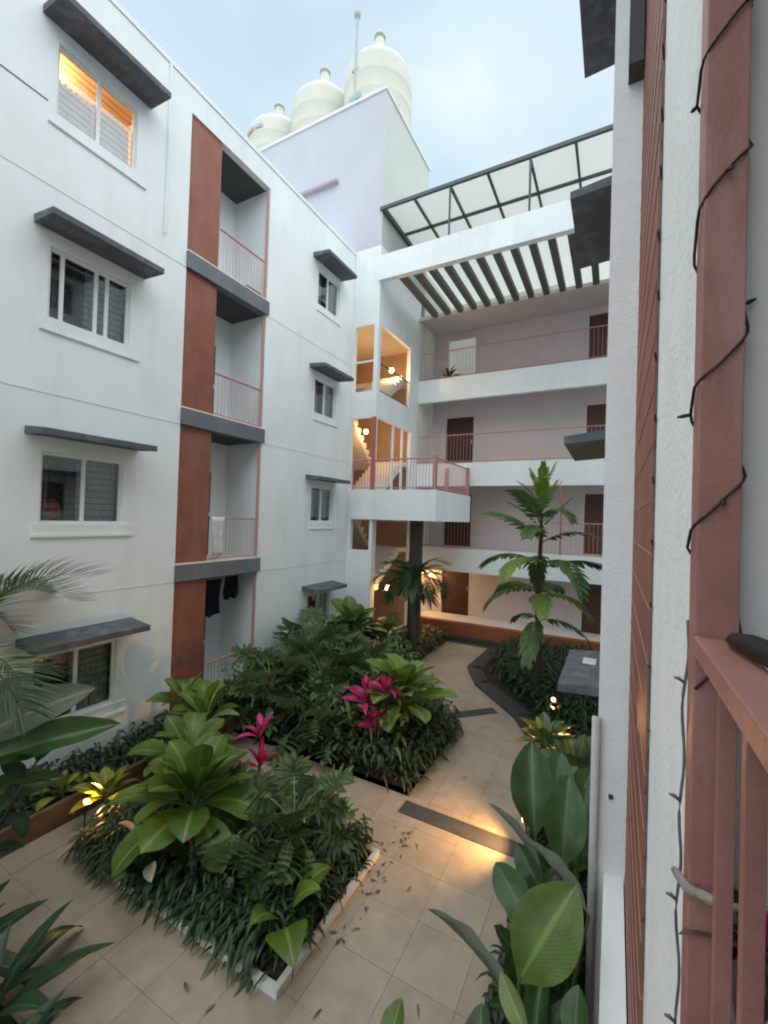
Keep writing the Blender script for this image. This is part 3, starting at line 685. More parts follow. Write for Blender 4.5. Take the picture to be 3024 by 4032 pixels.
rpart(MB().box(XN+.052, 6, 1.1, 11.3, 12.4, 12.5), 'roof', M['grey_wall'])
for f in F[1:]:
    rpart(MB().box(XN-.02, 3, -3.5, 1.018, f-.33, f), 'balcony_floor', M['grey_band'])
mb = MB(); mb.quad((1.7,-3.5,-.07),(1.7,1.02,-.07),(1.7,1.02,12.5),(1.7,-3.5,12.5)); mb.quad((XN,-3.5,-.07),(1.7,-3.5,-.07),(1.7,-3.5,12.5),(XN,-3.5,12.5)); mb.quad((XN,-12,-.07),(XN,-3.5,-.07),(XN,-3.5,12.5),(XN,-12,12.5))
rpart(mb, 'balcony_inner_wall', M['grey_wall'])
rpart(MB().box(XN, 3, -3.5, 1.018, 12.2, 12.5), 'balcony_roof', M['grey_band'])
for i, f in enumerate(F):
    window(rb, RM, XF, -1, *rw[i], 'dark'); chajja(rb, RM, XF, -1, 5.75, 7.42, f+2.07, .50)
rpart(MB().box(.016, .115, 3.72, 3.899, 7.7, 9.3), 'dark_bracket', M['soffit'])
rpart(MB().box(-.02, .115, 2.3, 3.899, 1.30, 1.40), 'white_ledge', M['white'])
tag(MB().tube([(-.098,3.86,0),(-.098,3.86,2.62)], .032, 12).build('drain_pipe', M['greyprint'], None, True), 'weathered grey drain pipe at the foot of the right white wall', 'pipe')
rpart(MB().box(.0, .03, 3.88, 3.905, 2.0, 2.03), 'pipe_clip', M['lampmetal'])
# white paper bit on the low canopy
tag(MB().box(-.36,-.18,6.65,6.95,2.215,2.222).build('white_sheet', M['whitecloth']), 'white scrap lying on the lowest grey canopy at right', 'scrap')
# roof rail of the right block
o = railing(rb, (XF-.02, 9.2), (XF-.02, 11.2), 12.5, 2.0, M['redpink'], .25, .025, .012, True, 'roof_rail'); o.matrix_local = RM

# near railing
rl = thing('balcony_railing', 'maroon steel balcony railing and post close to the camera at right', 'railing', (.16, .95, 3.1))
NM = Matrix.Translation((-.16, -.95, -3.1))
def npart(mb, name, m, **k): o = mb.build(name, m, rl, **k); o.matrix_local = NM; return o
npart(MB().box(.129, .193, .95, 1.015, 3.1, 5.85), 'post', M['brown_trim'], bevel=.003)
npart(MB().box(.128, .190, -3.0, .948, 3.925, 3.958), 'top_rail', M['brown_trim'], bevel=.003)
npart(MB().box(.140, .178, -3.0, .948, 3.20, 3.23), 'bottom_rail', M['brown_trim'], bevel=.002)
yy = .86
while yy > -2.9:
    npart(MB().box(.150, .172, yy-.011, yy+.011, 3.231, 3.924), 'baluster', M['brown_trim'], bevel=.001); yy -= .155
# string light wound round the post
cxp, cyp, hw = .161, .983, .036
def sq(a):
    c, s_ = math.cos(a), math.sin(a); k = hw/max(abs(c), abs(s_))*1.06
    k = min(k, hw*1.25); return (cxp+c*k, cyp+s_*k)
sg = thing('string_light', 'dark string light cable wound up the maroon post', 'string light', (cxp, cyp, 3.1))
SM = Matrix.Translation((-cxp, -cyp, -3.1))
pts = []; z = 3.86
a = R(230); rnd = random.Random(4)
while z < 5.84:
    px, py = sq(a); pts.append((px, py, z+.006*math.sin(a*1.7))); a += R(14); z += .0113+.002*math.sin(a*.37)
o = MB().tube(pts, .0027, 6).build('cable', M['wire'], sg, True); o.matrix_local = SM
for i in range(12, len(pts)-2, 17):
    p = Vector(pts[i]); d = Vector((p.x-cxp, p.y-cyp, 0)).normalized()
    e = p+d*.012+Vector((rnd.uniform(-.012,.012), -.004, rnd.uniform(-.014,.014)))
    q = MB().tube([p, p.lerp(e, .6), e], [.0035,.0042,.002], 6); o = q.build('led_bulb', M['wire'], sg, True); o.matrix_local = SM
sg2 = thing('string_light', 'thin grey string light cable hanging down between white wall and maroon post', 'string light', (.132, 1.0, 3.1))
S2 = Matrix.Translation((-.132, -1.0, -3.1))
pts = []; z = 3.97; k = 0
while z > 2.9:
    pts.append((.130+.003*math.sin(z*31)-.006*max(0, math.sin((3.97-z)*3.0)), 1.03+.006*math.sin(z*17), z)); z -= .025
o = MB().tube(pts, .0028, 6).build('cable', M['greywire'], sg2, True); o.matrix_local = S2
for i in (5, 14, 22, 31):
    p = Vector(pts[i]); o = MB().tube([p, p+Vector((-.010,-.002,.008)), p+Vector((-.018,-.004,.009))], [.003,.004,.002], 6).build('led_bulb', M['greywire'], sg2, True); o.matrix_local = S2
sg3 = thing('string_light', 'string light with tiny dark bulbs along the edge of the brown cladding', 'string light', (.13, 2.0, 3.0))
S3 = Matrix.Translation((-.13, -2.0, -3.0))
pts = [(.131+.002*math.sin(i*.9), 1.982+.006*math.sin(i*.7), 2.4+i*.06) for i in range(76)]
o = MB().tube(pts, .0025, 5).build('cable', M['greywire'], sg3, True); o.matrix_local = S3
for i in range(4, 76, 4):
    p = Vector(pts[i]); o = MB().tube([p, p+Vector((-.004,-.03,.012)), p+Vector((-.008,-.05,.02))], [.004,.005,.003], 5).build('led_bulb', M['wire'], sg3, True); o.matrix_local = S3
# bits hanging on the rail
t = MB(); t.tube([(.168,.90,3.966),(.172,.87,3.974),(.182,.82,3.979),(.20,.74,3.980),(.222,.62,3.978),(.245,.50,3.975)], [.004,.012,.017,.019,.019,.017], 12)
tag(t.build('rubber_grip', M['black'], None, True), 'black rubber grip lying along the top of the maroon railing', 'grip')
t = MB(); t.tube([(.114,1.0,3.50),(.128,.945,3.510),(.15,.93,3.518),(.178,.915,3.525),(.207,.90,3.545),(.235,.90,3.56)], [.007,.010,.009,.007,.005,.003], 8)
tag(t.build('dry_stick', M['stick'], None, True), 'grey dry stick tied across the maroon post and balusters', 'stick')

# ------------------------------------------------------------------ leaves
def leaf_mesh(name, m, Ln, W, prof, arch=1.0, fold=.25, n=9, pleat=0, petiole=0.0, wave=0, power=1.3, twist=0, seed=0):
    rnd = random.Random(seed); mb = MB(); mb.uv = []
    x = z = 0; cols = (-1, -.5, 0, .5, 1); ph = rnd.uniform(0, 6)
    for i in range(n+1):
        t = i/n
        a = arch*(t**power)
        if i: x += Ln/n*math.cos(a); z -= Ln/n*math.sin(a)
        if t < petiole: wd = .012*max(1, W*2)
        else: wd = max(.002, W*.5*prof((t-petiole)/(1-petiole)))
        tw = twist*t
        for v in cols:
            yy = v*wd; zz = abs(v)*wd*fold+pleat*wd*math.cos(v*math.pi*2)+wave*wd*math.sin(t*19+ph+(0 if v > 0 else 1.6))*abs(v)
            yy, zz = yy*math.cos(tw)-zz*math.sin(tw), yy*math.sin(tw)+zz*math.cos(tw)
            mb.v.append((x+zz*math.sin(a), yy, z+zz*math.cos(a))); mb.uv.append((t, .5+v*.5))
    for i in range(n):
        for j in range(4):
            k = i*5+j; mb.f.append((k, k+5, k+6, k+1))
    return mb.mesh(name, m, True)
ell = lambda t: (math.sin(math.pi*min(1, t**.9)))**.75
obo = lambda t: max(.10*(1-t), (math.sin(math.pi*t**1.7))**.62)*(1 if t < .999 else .05)
lan = lambda t: (math.sin(math.pi*t**.85))**.9
pad = lambda t: min(1, 3.4*t)**.7*max(0, 1-max(0, (t-.62)/.38)**2.2)
stp = lambda t: (1-t**2.5)*(.55+.45*min(1, t*4))
hrt = lambda t: (math.sin(math.pi*min(1, t**.58)))**.7*(1-.25*t)
def lobed_mesh(name, m, Ln, W, seed, arch=.9, petiole=.9, lobes=7):
    """split leaf: long petiole, then a blade of fingers on both sides of the midrib"""
    rnd = random.Random(seed); mb = MB(); mb.uv = []
    n = 10; pts = []; x = z = 0
    for i in range(n+1):     # petiole then midrib
        t = i/n; a = -.25+arch*t*1.1
        if i: x += petiole/n*math.cos(a); z -= petiole/n*math.sin(a)
    px, pz, a0 = x, z, a
    # petiole strip
    x = z = 0; k0 = 0
    for i in range(n+1):
        t = i/n; a = -.25+arch*t*1.1
        if i: x += petiole/n*math.cos(a); z -= petiole/n*math.sin(a)
        for v in (-1, 1): mb.v.append((x, v*.010, z)); mb.uv.append((0, .5))
        mb.v.append((x, 0, z-.016)); mb.uv.append((0, .5))
        if i:
            b = i*3; mb.f += [(b-3, b, b+1, b-2), (b-3, b-1, b+2, b), (b-2, b+1, b+2, b-1)]
    def mid(t):   # point along midrib, gently drooping
        aa = a0+.25*t+.15
        return Vector((px+Ln*t*math.cos(aa), 0, pz-Ln*t*math.sin(aa)))
    def lobe(root, ang, ln, wd, side):
        d = Vector((math.cos(ang), side*math.sin(ang), 0)); nrm = Vector((-side*math.sin(ang), math.cos(ang), 0))
        b = len(mb.v); dr = rnd.uniform(.10, .3)
        for k, (s_, w_) in enumerate(((0,.9),(.35,1.0),(.7,.8),(1,.08))):
            c = root+d*ln*s_; c = c+Vector((0, 0, -dr*ln*s_*s_-.25*s_*ln*math.sin(a0+.3)*max(0, d.x)+.06*ln*(s_ if s_ < .5 else 1-s_)))
            for v in (-1, 0, 1):
                q = c+nrm*(v*wd*w_)+Vector((0,0,abs(v)*wd*.25)); mb.v.append(tuple(q)); mb.uv.append((.3+.5*s_, .5+.45*v))
        for k in range(3):
            for j in range(2):
                q = b+k*3+j; mb.f.append((q, q+3, q+4, q+1))
    for i in range(lobes):
        t = i/(lobes-1)*.85; pr = math.sin(math.pi*(.22+.70*(i/(lobes-1))))**.8
        for side in (-1, 1):
            ang = R(140)-R(120)*(i/(lobes-1))+rnd.uniform(-.08, .08)
            lobe(mid(t), ang, W*.5*pr*rnd.uniform(.88, 1.1)+.04, W*.088*rnd.uniform(.85, 1.15), side)
    lobe(mid(.85), 0, W*.34, W*.09, 1)
    # central web so the blade reads as one surface
    b = len(mb.v)
    for i in range(6):
        t = i/5*.9; p = mid(t); wv = W*.13*math.sin(math.pi*(.18+.72*i/5))
        for v in (-1, 0, 1): mb.v.append((p.x, v*wv, p.z+.012+abs(v)*.01)); mb.uv.append((t, .5+.4*v))
    for i in range(5):
        for j in range(2): q = b+i*3+j; mb.f.append((q, q+3, q+4, q+1))
    return mb.mesh(name, m, True)
def frond_mesh(name, m, Ln, leafl, nl, arch, seed, wid=.03, droop=.5, start=.18, vee=.35, hang=0.0):
    rnd = random.Random(seed); mb = MB(); mb.uv = []
    n = 16; C_ = []; x = z = 0
    for i in range(n+1):
        t = i/n; a = arch*t**1.4
        if i: x += Ln/n*math.cos(a); z -= Ln/n*math.sin(a)
        C_.append((Vector((x, 0, z)), a))
    for i, (p, a) in enumerate(C_):
        r = .014*(1-.8*i/n)*max(.6, Ln)
        for v in ((0,-r,0),(0,r,0),(0,0,-r*1.3)): mb.v.append((p.x+v[0], v[1], p.z+v[2])); mb.uv.append((.5,.5))
        if i:
            b = i*3; mb.f += [(b-3,b,b+1,b-2),(b-3,b-1,b+2,b),(b-2,b+1,b+2,b-1)]
    for k in range(nl):
        t = start+(1-start)*k/(nl-1); f = t*n; i = min(n-1, int(f)); p = C_[i][0].lerp(C_[i+1][0], f-i); a = C_[i][1]
        fw = Vector((math.cos(a), 0, -math.sin(a))); up = Vector((math.sin(a), 0, math.cos(a)))
        ll = leafl*(.45+.55*math.sin(math.pi*min(1, .15+.80*(k/(nl-1)))))*rnd.uniform(.85, 1.12)
        for side in (-1, 1):
            ang = R(62)-R(34)*(k/(nl-1))+rnd.uniform(-.1, .1)
            d = (fw*math.cos(ang)+Vector((0, side, 0))*math.sin(ang)+up*vee).normalized()
            wdir = d.cross(up).normalized(); b = len(mb.v)
            for s_, w_ in ((0,.45),(.4,1),(.75,.75),(1,.06)):
                c = p+d*ll*s_+Vector((0,0,-droop*ll*s_*s_-hang*ll*s_))
                for v in (-1, 1): mb.v.append(tuple(c+wdir*(v*wid*.5*w_))); mb.uv.append((s_, .5+.4*v))
            for q in range(3): mb.f.append((b+q*2, b+q*2+2, b+q*2+3, b+q*2+1))
    return mb.mesh(name, m, True)
def place(me, parent, az, el, s=1.0, loc=(0,0,0), tw=0.0, name='leaf'):
    mw = Matrix.Translation(loc) @ Matrix.Rotation(az, 4, 'Z') @ Matrix.Rotation(-el, 4, 'Y') @ Matrix.Rotation(tw, 4, 'X') @ Matrix.Scale(s, 4)
    return link(name, me, parent, mw)
def variants(fn, n): return [fn(i) for i in range(n)]
LV = {}
for key, m in (('bright', 'lf_bright'), ('lime', 'lf_lime'), ('olddark', 'lf_dark')):
    LV[key] = variants(lambda i: leaf_mesh('broad_leaf', M[m], 1.0, .42+.05*(i % 3), obo, .55+.22*i, .18, 10, pleat=.06, petiole=.06, wave=.05, seed=i, twist=.15*(i-2)), 5)
LV['paddle'] = variants(lambda i: leaf_mesh('paddle_leaf', M['lf_banana'], 1.0, .36, pad, .7+.3*i, .22, 14, petiole=.30, wave=.06, power=1.8, seed=i, twist=.2*(i-1.5)), 4)
LV['paddle_lime'] = variants(lambda i: leaf_mesh('paddle_leaf', M['lf_bright'], 1.0, .42, pad, .8+.3*i, .18, 14, petiole=.28, wave=.05, power=1.7, seed=i), 3)
LV['lance'] = variants(lambda i: leaf_mesh('lance_leaf', M['lf_dark'], 1.0, .22, lan, .6+.35*i, .25, 9, petiole=.12, seed=i), 4)
LV['oval'] = variants(lambda i: leaf_mesh('oval_leaf', M['lf_dark'], 1.0, .55, ell, .4+.25*i, .15, 8, petiole=.1, wave=.04, seed=i), 3)
LV['oval_green'] = variants(lambda i: leaf_mesh('oval_leaf', M['lf_blue'], 1.0, .50, ell, .4+.25*i, .15, 8, petiole=.1, wave=.04, seed=i), 3)
LV['cord'] = variants(lambda i: leaf_mesh('magenta_leaf', M['lf_magenta'], 1.0, .24, lan, .35+.4*i, .3, 8, petiole=.08, seed=i), 4)
LV['heart'] = variants(lambda i: leaf_mesh('heart_leaf', M['lf_bright'], 1.0, .50, hrt, .9+.3*i, .14, 22, petiole=.42, power=2.2, seed=i), 3)
LV['pale'] = variants(lambda i: leaf_mesh('pale_leaf', M['lf_pale'], 1.0, .32, ell, .8+.3*i, .2, 9, petiole=.15, seed=i), 2)
LV['yellow'] = variants(lambda i: leaf_mesh('small_leaf', M['lf_yellow'], 1.0, .42, ell, .5+.2*i, .15, 6, petiole=.12, seed=i), 3)
LV['split'] = variants(lambda i: lobed_mesh('split_leaf', M['lf_blue'], .42, .62, i, .9+.15*(i % 3), .55+.08*(i % 3)), 6)
LV['spathe'] = variants(lambda i: leaf_mesh('flower', M['spathe'], 1.0, .5, ell, .5, .5, 8, petiole=.05, seed=i), 2)
LV['redf'] = variants(lambda i: leaf_mesh('flower', M['redflower'], 1.0, .4, ell, .3, .5, 8, petiole=.05, seed=i), 2)
FR = {}
FR['areca'] = variants(lambda i: frond_mesh('frond', M['lf_palm'], 1.9, .55, 34, 1.5+.3*i, i, .03, .35, .2, .45), 3)
FR['dark'] = variants(lambda i: frond_mesh('frond', M['lf_dark'], 1.35, .42, 26, 1.7+.25*i, i+5, .045, .5, .2, .2), 3)
FR['tree'] = variants(lambda i: frond_mesh('frond', M['lf_tree'], 1.45, .36, 12, 1.05+.28*i, i+9, .125, .45, .12, .05), 4)
FR['treelight'] = variants(lambda i: frond_mesh('frond', M['lf_lime'], 1.3, .34, 11, 1.15+.2*i, i+15, .125, .5, .12, .0), 2)
FR['young'] = variants(lambda i: frond_mesh('frond', M['lf_young'], 1.0, .24, 11, .25+.3*i, i+20, .085, .45, .1, .1), 2)
SOILZ = .05
def rosette(label, p, n, size, keys, el=(25, 80), name='broadleaf_plant', cat='plant', z0=.05, stem=0.0, group=None, seed=0, spread=.05, szvar=.2):
    rnd = random.Random(seed+hash(label) % 1 + int(p[0]*100)); t = thing(name, label, cat, (p[0], p[1], z0), group)
    if stem: MB().tube([(0,0,-.05),(.02,.01,stem*.5),(0,0,stem+.05)], [.05,.042,.03], 8).build('stem', M['stemgreen'], t, True)
    for i in range(n):
        f = i/n; az = i*2.39996+rnd.uniform(-.25, .25)
        e = R(el[1]+(el[0]-el[1])*f**1.25+rnd.uniform(-10, 10))
        k = keys[i % len(keys)] if isinstance(keys, list) else keys
        if f > .6 and rnd.random() < .16 and k in ('bright', 'lime', 'olddark'): k = 'pale'
        s = size*(1-.25*(1-f))*rnd.uniform(1-szvar, 1+szvar)
        place(rnd.choice(LV[k]), t, az, e, s, (spread*math.cos(az), spread*math.sin(az), stem*(.92 if not stem else 1-.25*f)), rnd.uniform(-.3, .3))
    return t
# --- front bed
rosette('large rosette of broad bright green leaves, tallest plant in the front bed', (-4.28,3.5), 30, .86, 'bright', (2, 86), stem=.78, seed=1, szvar=.16)
rosette('broad leaf plant at the back left of the front bed, partly hidden', (-5.25,4.2), 15, .78, 'bright', (20, 80), stem=.62, seed=2)
rosette('pale green broad leaf plant behind the front bed below the left window', (-5.9,4.95), 13, .8, ['lime','bright'], (30, 82), stem=.75, seed=3)
def splitbush(label, p, n, size, h=.35, el=(15, 75), seed=0, z0=.05):
    rnd = random.Random(seed); t = thing('split_leaf_plant', label, 'plant', (p[0], p[1], z0), 'split leaf plants in the beds')
    MB().tube([(0,0,-.05),(.03,0,h*.6),(0,.02,h)], [.06,.05,.035], 8).build('stem', M['stemgreen'], t, True)
    for i in range(n):
        f = i/n; az = i*2.39996+rnd.uniform(-.3, .3); e = R(el[1]+(el[0]-el[1])*f+rnd.uniform(-8, 8))
        place(rnd.choice(LV['split']), t, az, e, size*rnd.uniform(.8, 1.15), (0,0,h*(1-.3*f)), rnd.uniform(-.25, .25))
    return t
splitbush('split leaf plant at the right end of the front bed, over the side path', (-3.2,4.0), 18, .78, .5, seed=11)
splitbush('blue green split leaf plant in the middle of the front bed', (-3.55,3.75), 16, .85, .35, seed=12)
rosette('plant with a few glossy heart shaped leaves near the front bed corner', (-2.78,3.35), 6, .78, 'heart', (35, 75), stem=.15, seed=13)
t = rosette('peace lily with pale old leaves low in the front bed', (-4.45,3.18), 9, .5, ['olddark','pale','olddark'], (10, 60), stem=.1, seed=14, name='peace_lily')
place(LV['spathe'][0], t, R(200), R(40), .24, (-.28,-.1,.42), .3, 'flower'); place(LV['spathe'][1], t, R(-40), R(10), .27, (.12,-.16,.30), .4, 'flower')
MB().tube([(0,0,.05),(-.16,-.06,.3),(-.28,-.1,.42)], .007, 5).build('flower_stalk', M['stemgreen'], t); MB().tube([(0,0,.05),(.08,-.1,.22),(.12,-.16,.30)], .007, 5).build('flower_stalk', M['stemgreen'], t)
t = rosette('bromeliad with a red flower in front of the tall green rosette', (-3.92,3.2), 7, .34, 'olddark', (25, 60), stem=.5, seed=15, name='bromeliad')
place(LV['redf'][0], t, R(250), R(78), .24, (0,-.02,.52), 0, 'flower')
def cordyline(label, p, heads, seed, sweep=70):
    rnd = random.Random(seed); t = thing('magenta_cordyline', label, 'plant', (p[0], p[1], .05), 'magenta cordylines')
    for dx, dy, h, n, s in heads:
        MB().tube([(0,0,-.05),(dx*.5,dy*.5,h*.5),(dx,dy,h)], [.02,.016,.012], 6).build('stem', M['bark'], t)
        for i in range(n):
            place(rnd.choice(LV['cord']), t, i*2.4+rnd.uniform(-.3,.3), R(85-sweep*i/n+rnd.uniform(-8,8)), s*rnd.uniform(.8,1.1), (dx,dy,h-.05*i/n), rnd.uniform(-.4,.4))
    return t
cordyline('upright magenta leaved cordyline between front and middle beds', (-4.35,4.62), [(0,0,.98,8,.40),(.06,-.05,.60,8,.36)], 21, 45)
cordyline('spreading magenta cordyline at the right of the middle bed', (-3.45,6.35), [(0,0,.62,13,.46),(-.26,.12,.95,13,.5),(.08,.15,1.18,10,.42)], 22)
cordyline('tiny red tipped cordyline above the lime rosette in the middle bed', (-4.35,7.9), [(0,0,1.45,5,.2)], 23)
# --- middle bed
rosette('lime green broad leaf rosette at the right edge of the middle bed', (-3.3,7.05), 28, .9, 'lime', (8, 86), stem=1.0, seed=31)
rosette('lime broad leaf plant tucked behind the lime rosette, left of it', (-3.95,7.3), 14, .72, ['lime','bright'], (25, 80), stem=.9, seed=32)
for i, (x, y, n, s, h, lab) in enumerate(((-5.9,6.5,20,1.05,.75,'nearest the brown panel'), (-5.2,7.2,22,1.1,.75,'at the centre of the mass'), (-4.75,6.45,18,.95,.5,'behind the upright magenta cordyline'), (-5.9,7.9,20,1.1,.9,'below the balcony post'), (-4.9,8.3,20,1.1,.75,'behind the lime rosette'), (-4.3,6.55,14,.8,.35,'low beside the spreading cordyline'), (-6.6,8.8,18,1.05,.95,'against the left wall'))):
    splitbush('blue green split leaf bush in the middle bed, '+lab, (x, y), n, s, h, (5, 78), seed=40+i)
rosette('yellowish broad leaf plant at the foot of the brown panel', (-6.75,5.2), 14, .62, ['lime','bright'], (20, 80), stem=.75, seed=33)
rosette('tall glossy broad leaf plant below the far left windows', (-6.15,9.9), 28, 1.15, ['bright','bright','lime'], (5, 82), stem=1.15, seed=34)
rosette('second glossy broad leaf plant by the stair tower foot', (-5.75,10.9), 20, .98, 'bright', (5, 75), stem=.65, seed=35)
rosette('small yellow green plant beside the far path', (-5.25,12.9), 14, .42, 'yellow', (10, 75), stem=.1, seed=36)
# --- left wall bed
t = thing('areca_palm', 'palm reaching in from the left edge with arching feathery fronds', 'palm', (-6.7, 1.9, .05))
for k in range(4):
    a = k*1.6; MB().tube([(0,0,-.05),(.08*math.cos(a),.08*math.sin(a),1.0),(.16*math.cos(a),.16*math.sin(a),2.3)], [.05,.045,.03], 8).build('trunk', M['stemgreen'], t, True)
rnd = random.Random(5)
for i in range(15):
    a = i*2.4; place(FR['areca'][i % 3], t, a, R(35+38*(i % 4)/3+rnd.uniform(-5,5)), rnd.uniform(.8,1.0), (.15*math.cos(a*2), .15*math.sin(a*2), 2.25), rnd.uniform(-.2,.2), 'frond')
t = thing('rubber_plant', 'sapling with dark oval leaves near the left lamp', 'plant', (-5.3, 1.68, .05))
MB().tube([(0,0,-.05),(.05,.12,.6),(.18,.38,1.2),(.28,.56,1.62)], [.018,.015,.011,.006], 6).build('stem', M['bark'], t, True)
rnd = random.Random(8)
for i in range(16):
    f = i/15; place(LV['oval'][i % 3], t, i*2.4, R(rnd.uniform(-30,45)), rnd.uniform(.26,.36), (.06+.22*f,.14+.42*f,.62+.98*f), rnd.uniform(-.4,.4))
for i, (x, y, z, n) in enumerate(((-5.95,3.45,.3,18), (-6.1,4.3,.3,14), (-6.6,3.2,.25,14))):
    rosette(('bush of small yellow green leaves lit by the left garden lamp', 'small leaved bush behind the left garden lamp', 'small leaved bush against the left wall near the lamp')[i], (x, y), n, .34, 'yellow', (0, 80), stem=z, seed=50+i, name='small_leaf_bush', cat='bush', szvar=.35)
# --- near bottom left bed
for i, (x, y, n, s) in enumerate(((-4.2,1.55,15,.86), (-3.6,1.35,12,.72), (-4.95,1.5,14,.9), (-3.5,.95,10,.7))):
    rosette(('dark lance leaf clump at the lower left corner, largest one', 'dark lance leaf clump at the bottom edge, right of the largest', 'dark lance leaf clump at the left edge under the banana plant', 'dark lance leaf clump cut off by the bottom edge')[i], (x, y), n, s, 'lance', (20, 78), stem=.12, seed=60+i, name='lance_leaf_clump', group='dark lance leaf clumps')
# --- right bed: paddle leaf clumps
def paddle(label, p, leaves, z0=.05):
    t = thing('paddle_leaf_plant', label, 'plant', (p[0], p[1], z0), 'paddle leaf plants along the right bed')
    for i, (az, e, s, k, h) in enumerate(leaves):
        MB().tube([(0,0,-.05),(.02*math.cos(R(az)),.02*math.sin(R(az)),h*.6),(.05*math.cos(R(az)),.05*math.sin(R(az)),h)], [.022,.018,.013], 6).build('stalk', M['stemgreen'], t, True)
        place(LV[k][i % len(LV[k])], t, R(az), R(e), s, (.045*math.cos(R(az)),.045*math.sin(R(az)),h-.03), (-.35,.25,.0,.4)[i % 4])
    return t
BL = {k: leaf_mesh('paddle_leaf', M[m], 1.0, 1.0, ell, .45, .16, 12, petiole=.04, wave=.03, seed=3) for k, m in (('d', 'lf_banana'), ('b', 'lf_bright'), ('g', 'lf_grey'), ('o', 'lf_pale'))}
def p2p(parent, org, k, p0, p1, wd, nrm):
    p0, p1 = Vector(p0)-org, Vector(p1)-org; d = p1-p0; ln = d.length*1.04; X = d.normalized()
    Z = Vector(nrm); Z = (Z-X*Z.dot(X)).normalized(); Y = Z.cross(X)
    m = Matrix.Identity(4)
    for r in range(3): m[r][0] = X[r]*ln; m[r][1] = Y[r]*wd; m[r][2] = Z[r]*ln
    m.translation = p0
    link('leaf', BL[k], parent, m)
    root = Vector((p0.x*.25, p0.y*.25, -.05)); MB().tube([root, root.lerp(p0, .55)+Vector((0,0,.12)), p0, p0.lerp(p1, .05)], [.02,.016,.010,.006], 6).build('stalk', M['stemgreen'], parent, True)
def blades(label, p, leaves, fill=5, seed=1):
    t = thing('paddle_leaf_plant', label, 'plant', (p[0], p[1], .05), 'paddle leaf plants along the right bed')
    org = Vector((p[0], p[1], .05)); rnd = random.Random(seed)
    for l in leaves: p2p(t, org, *l)
    for i in range(fill):
        a = rnd.uniform(0, 6.28); h = rnd.uniform(.3, .75)
        q0 = org+Vector((.08*math.cos(a), .10*math.sin(a), h)); q1 = q0+Vector((.18*math.cos(a)-.05, .42*math.sin(a), rnd.uniform(.2, .42)))
        p2p(t, org, 'd', q0, q1, rnd.uniform(.16, .24), (-.5*math.cos(a)-.2, -.4*math.sin(a)-.3, .8))
    return t
blades('paddle leaf plant with one bright wide leaf, nearest along the right bed', (-.38,2.7),
    [('b',(-.46,2.8,1.33),(-.20,3.0,1.87),.40,(-.1,-.75,.6)), ('o',(-.35,2.5,1.36),(-.55,2.62,1.50),.12,(-.2,-.7,.6)), ('d',(-.12,2.5,1.42),(-.14,2.62,1.64),.15,(-.3,-.6,.6)), ('g',(-.42,2.6,1.36),(-1.03,2.9,1.57),.10,(.45,.2,.85))], 5, 1)
blades('paddle leaf plant in the right bed showing a grey leaf underside', (-.36,3.35),
    [('d',(-.44,3.2,1.33),(-.78,3.45,1.52),.24,(.2,-.75,.6)), ('d',(-.41,3.4,1.06),(-.72,3.7,1.20),.26,(.2,-.7,.65)), ('g',(-.10,3.3,1.50),(-.55,3.7,1.70),.16,(.55,-.1,.8))], 9, 2)
blades('tall dark paddle leaf plant in the right bed beside the lit paving', (-.42,4.0),
    [('d',(-.58,4.2,1.30),(-.69,4.45,2.0),.40,(.0,-.85,.5)), ('d',(-.32,3.9,1.32),(-.31,4.1,1.95),.34,(.05,-.85,.5)), ('g',(-.46,3.75,1.34),(-.88,3.95,1.69),.11,(.5,-.05,.8)), ('d',(-.5,4.1,.9),(-.75,4.2,1.15),.22,(-.4,-.5,.7))], 10, 3)
blades('paddle leaf plant furthest along the right bed near the path spotlight', (-.36,4.7),
    [('d',(-.50,4.7,1.28),(-.45,4.9,1.76),.34,(.05,-.85,.45)), ('d',(-.21,4.3,1.22),(-.18,4.5,1.68),.30,(.05,-.85,.45)), ('d',(-.3,4.9,1.2),(-.15,5.1,1.6),.30,(.05,-.85,.45))], 11, 4)
t = thing('banana_plant', 'banana plant with wide grey green leaves before the lowest left window', 'plant', (-5.75, 1.62, .05))
org = Vector((-5.75, 1.62, .05))
for l in (('g',(-5.55,1.75,1.80),(-4.98,2.62,2.28),.42,(.55,-.55,.6)), ('d',(-5.45,1.75,1.62),(-4.66,2.72,1.98),.34,(.45,-.5,.7)), ('g',(-5.95,1.8,1.75),(-5.9,2.5,2.25),.38,(.6,-.4,.6)), ('d',(-5.6,1.5,1.7),(-5.0,1.0,2.2),.36,(.2,.2,.9)), ('d',(-5.9,1.5,1.8),(-6.4,1.0,2.4),.36,(.2,-.2,.9)), ('d',(-5.6,1.8,1.2),(-5.15,2.5,1.35),.30,(.4,-.5,.7))): p2p(t, org, *l)
for i, (x, y) in enumerate(((-.62,6.2), (-.45,7.0), (-.95,7.7))):
    rosette(('leafy bush in the right bed before the low grey canopy', 'leafy bush in the right bed beneath the low grey canopy', 'leafy bush in the right bed by the dark edging stones')[i], (x, y), 30, .42, ['oval_green','yellow','oval_green'], (-5, 80), stem=.55, seed=70+i, name='leafy_bush', cat='bush', szvar=.4, spread=.12)
blades('small broad leaved plant cut off at the bottom edge in front of the path', (-.72,1.85),
    [('b',(-.91,1.9,1.55),(-.92,2.02,1.72),.13,(-.2,-.5,.8)), ('d',(-.46,1.9,1.70),(-.51,2.02,1.91),.15,(-.2,-.5,.8))], 4, 5)
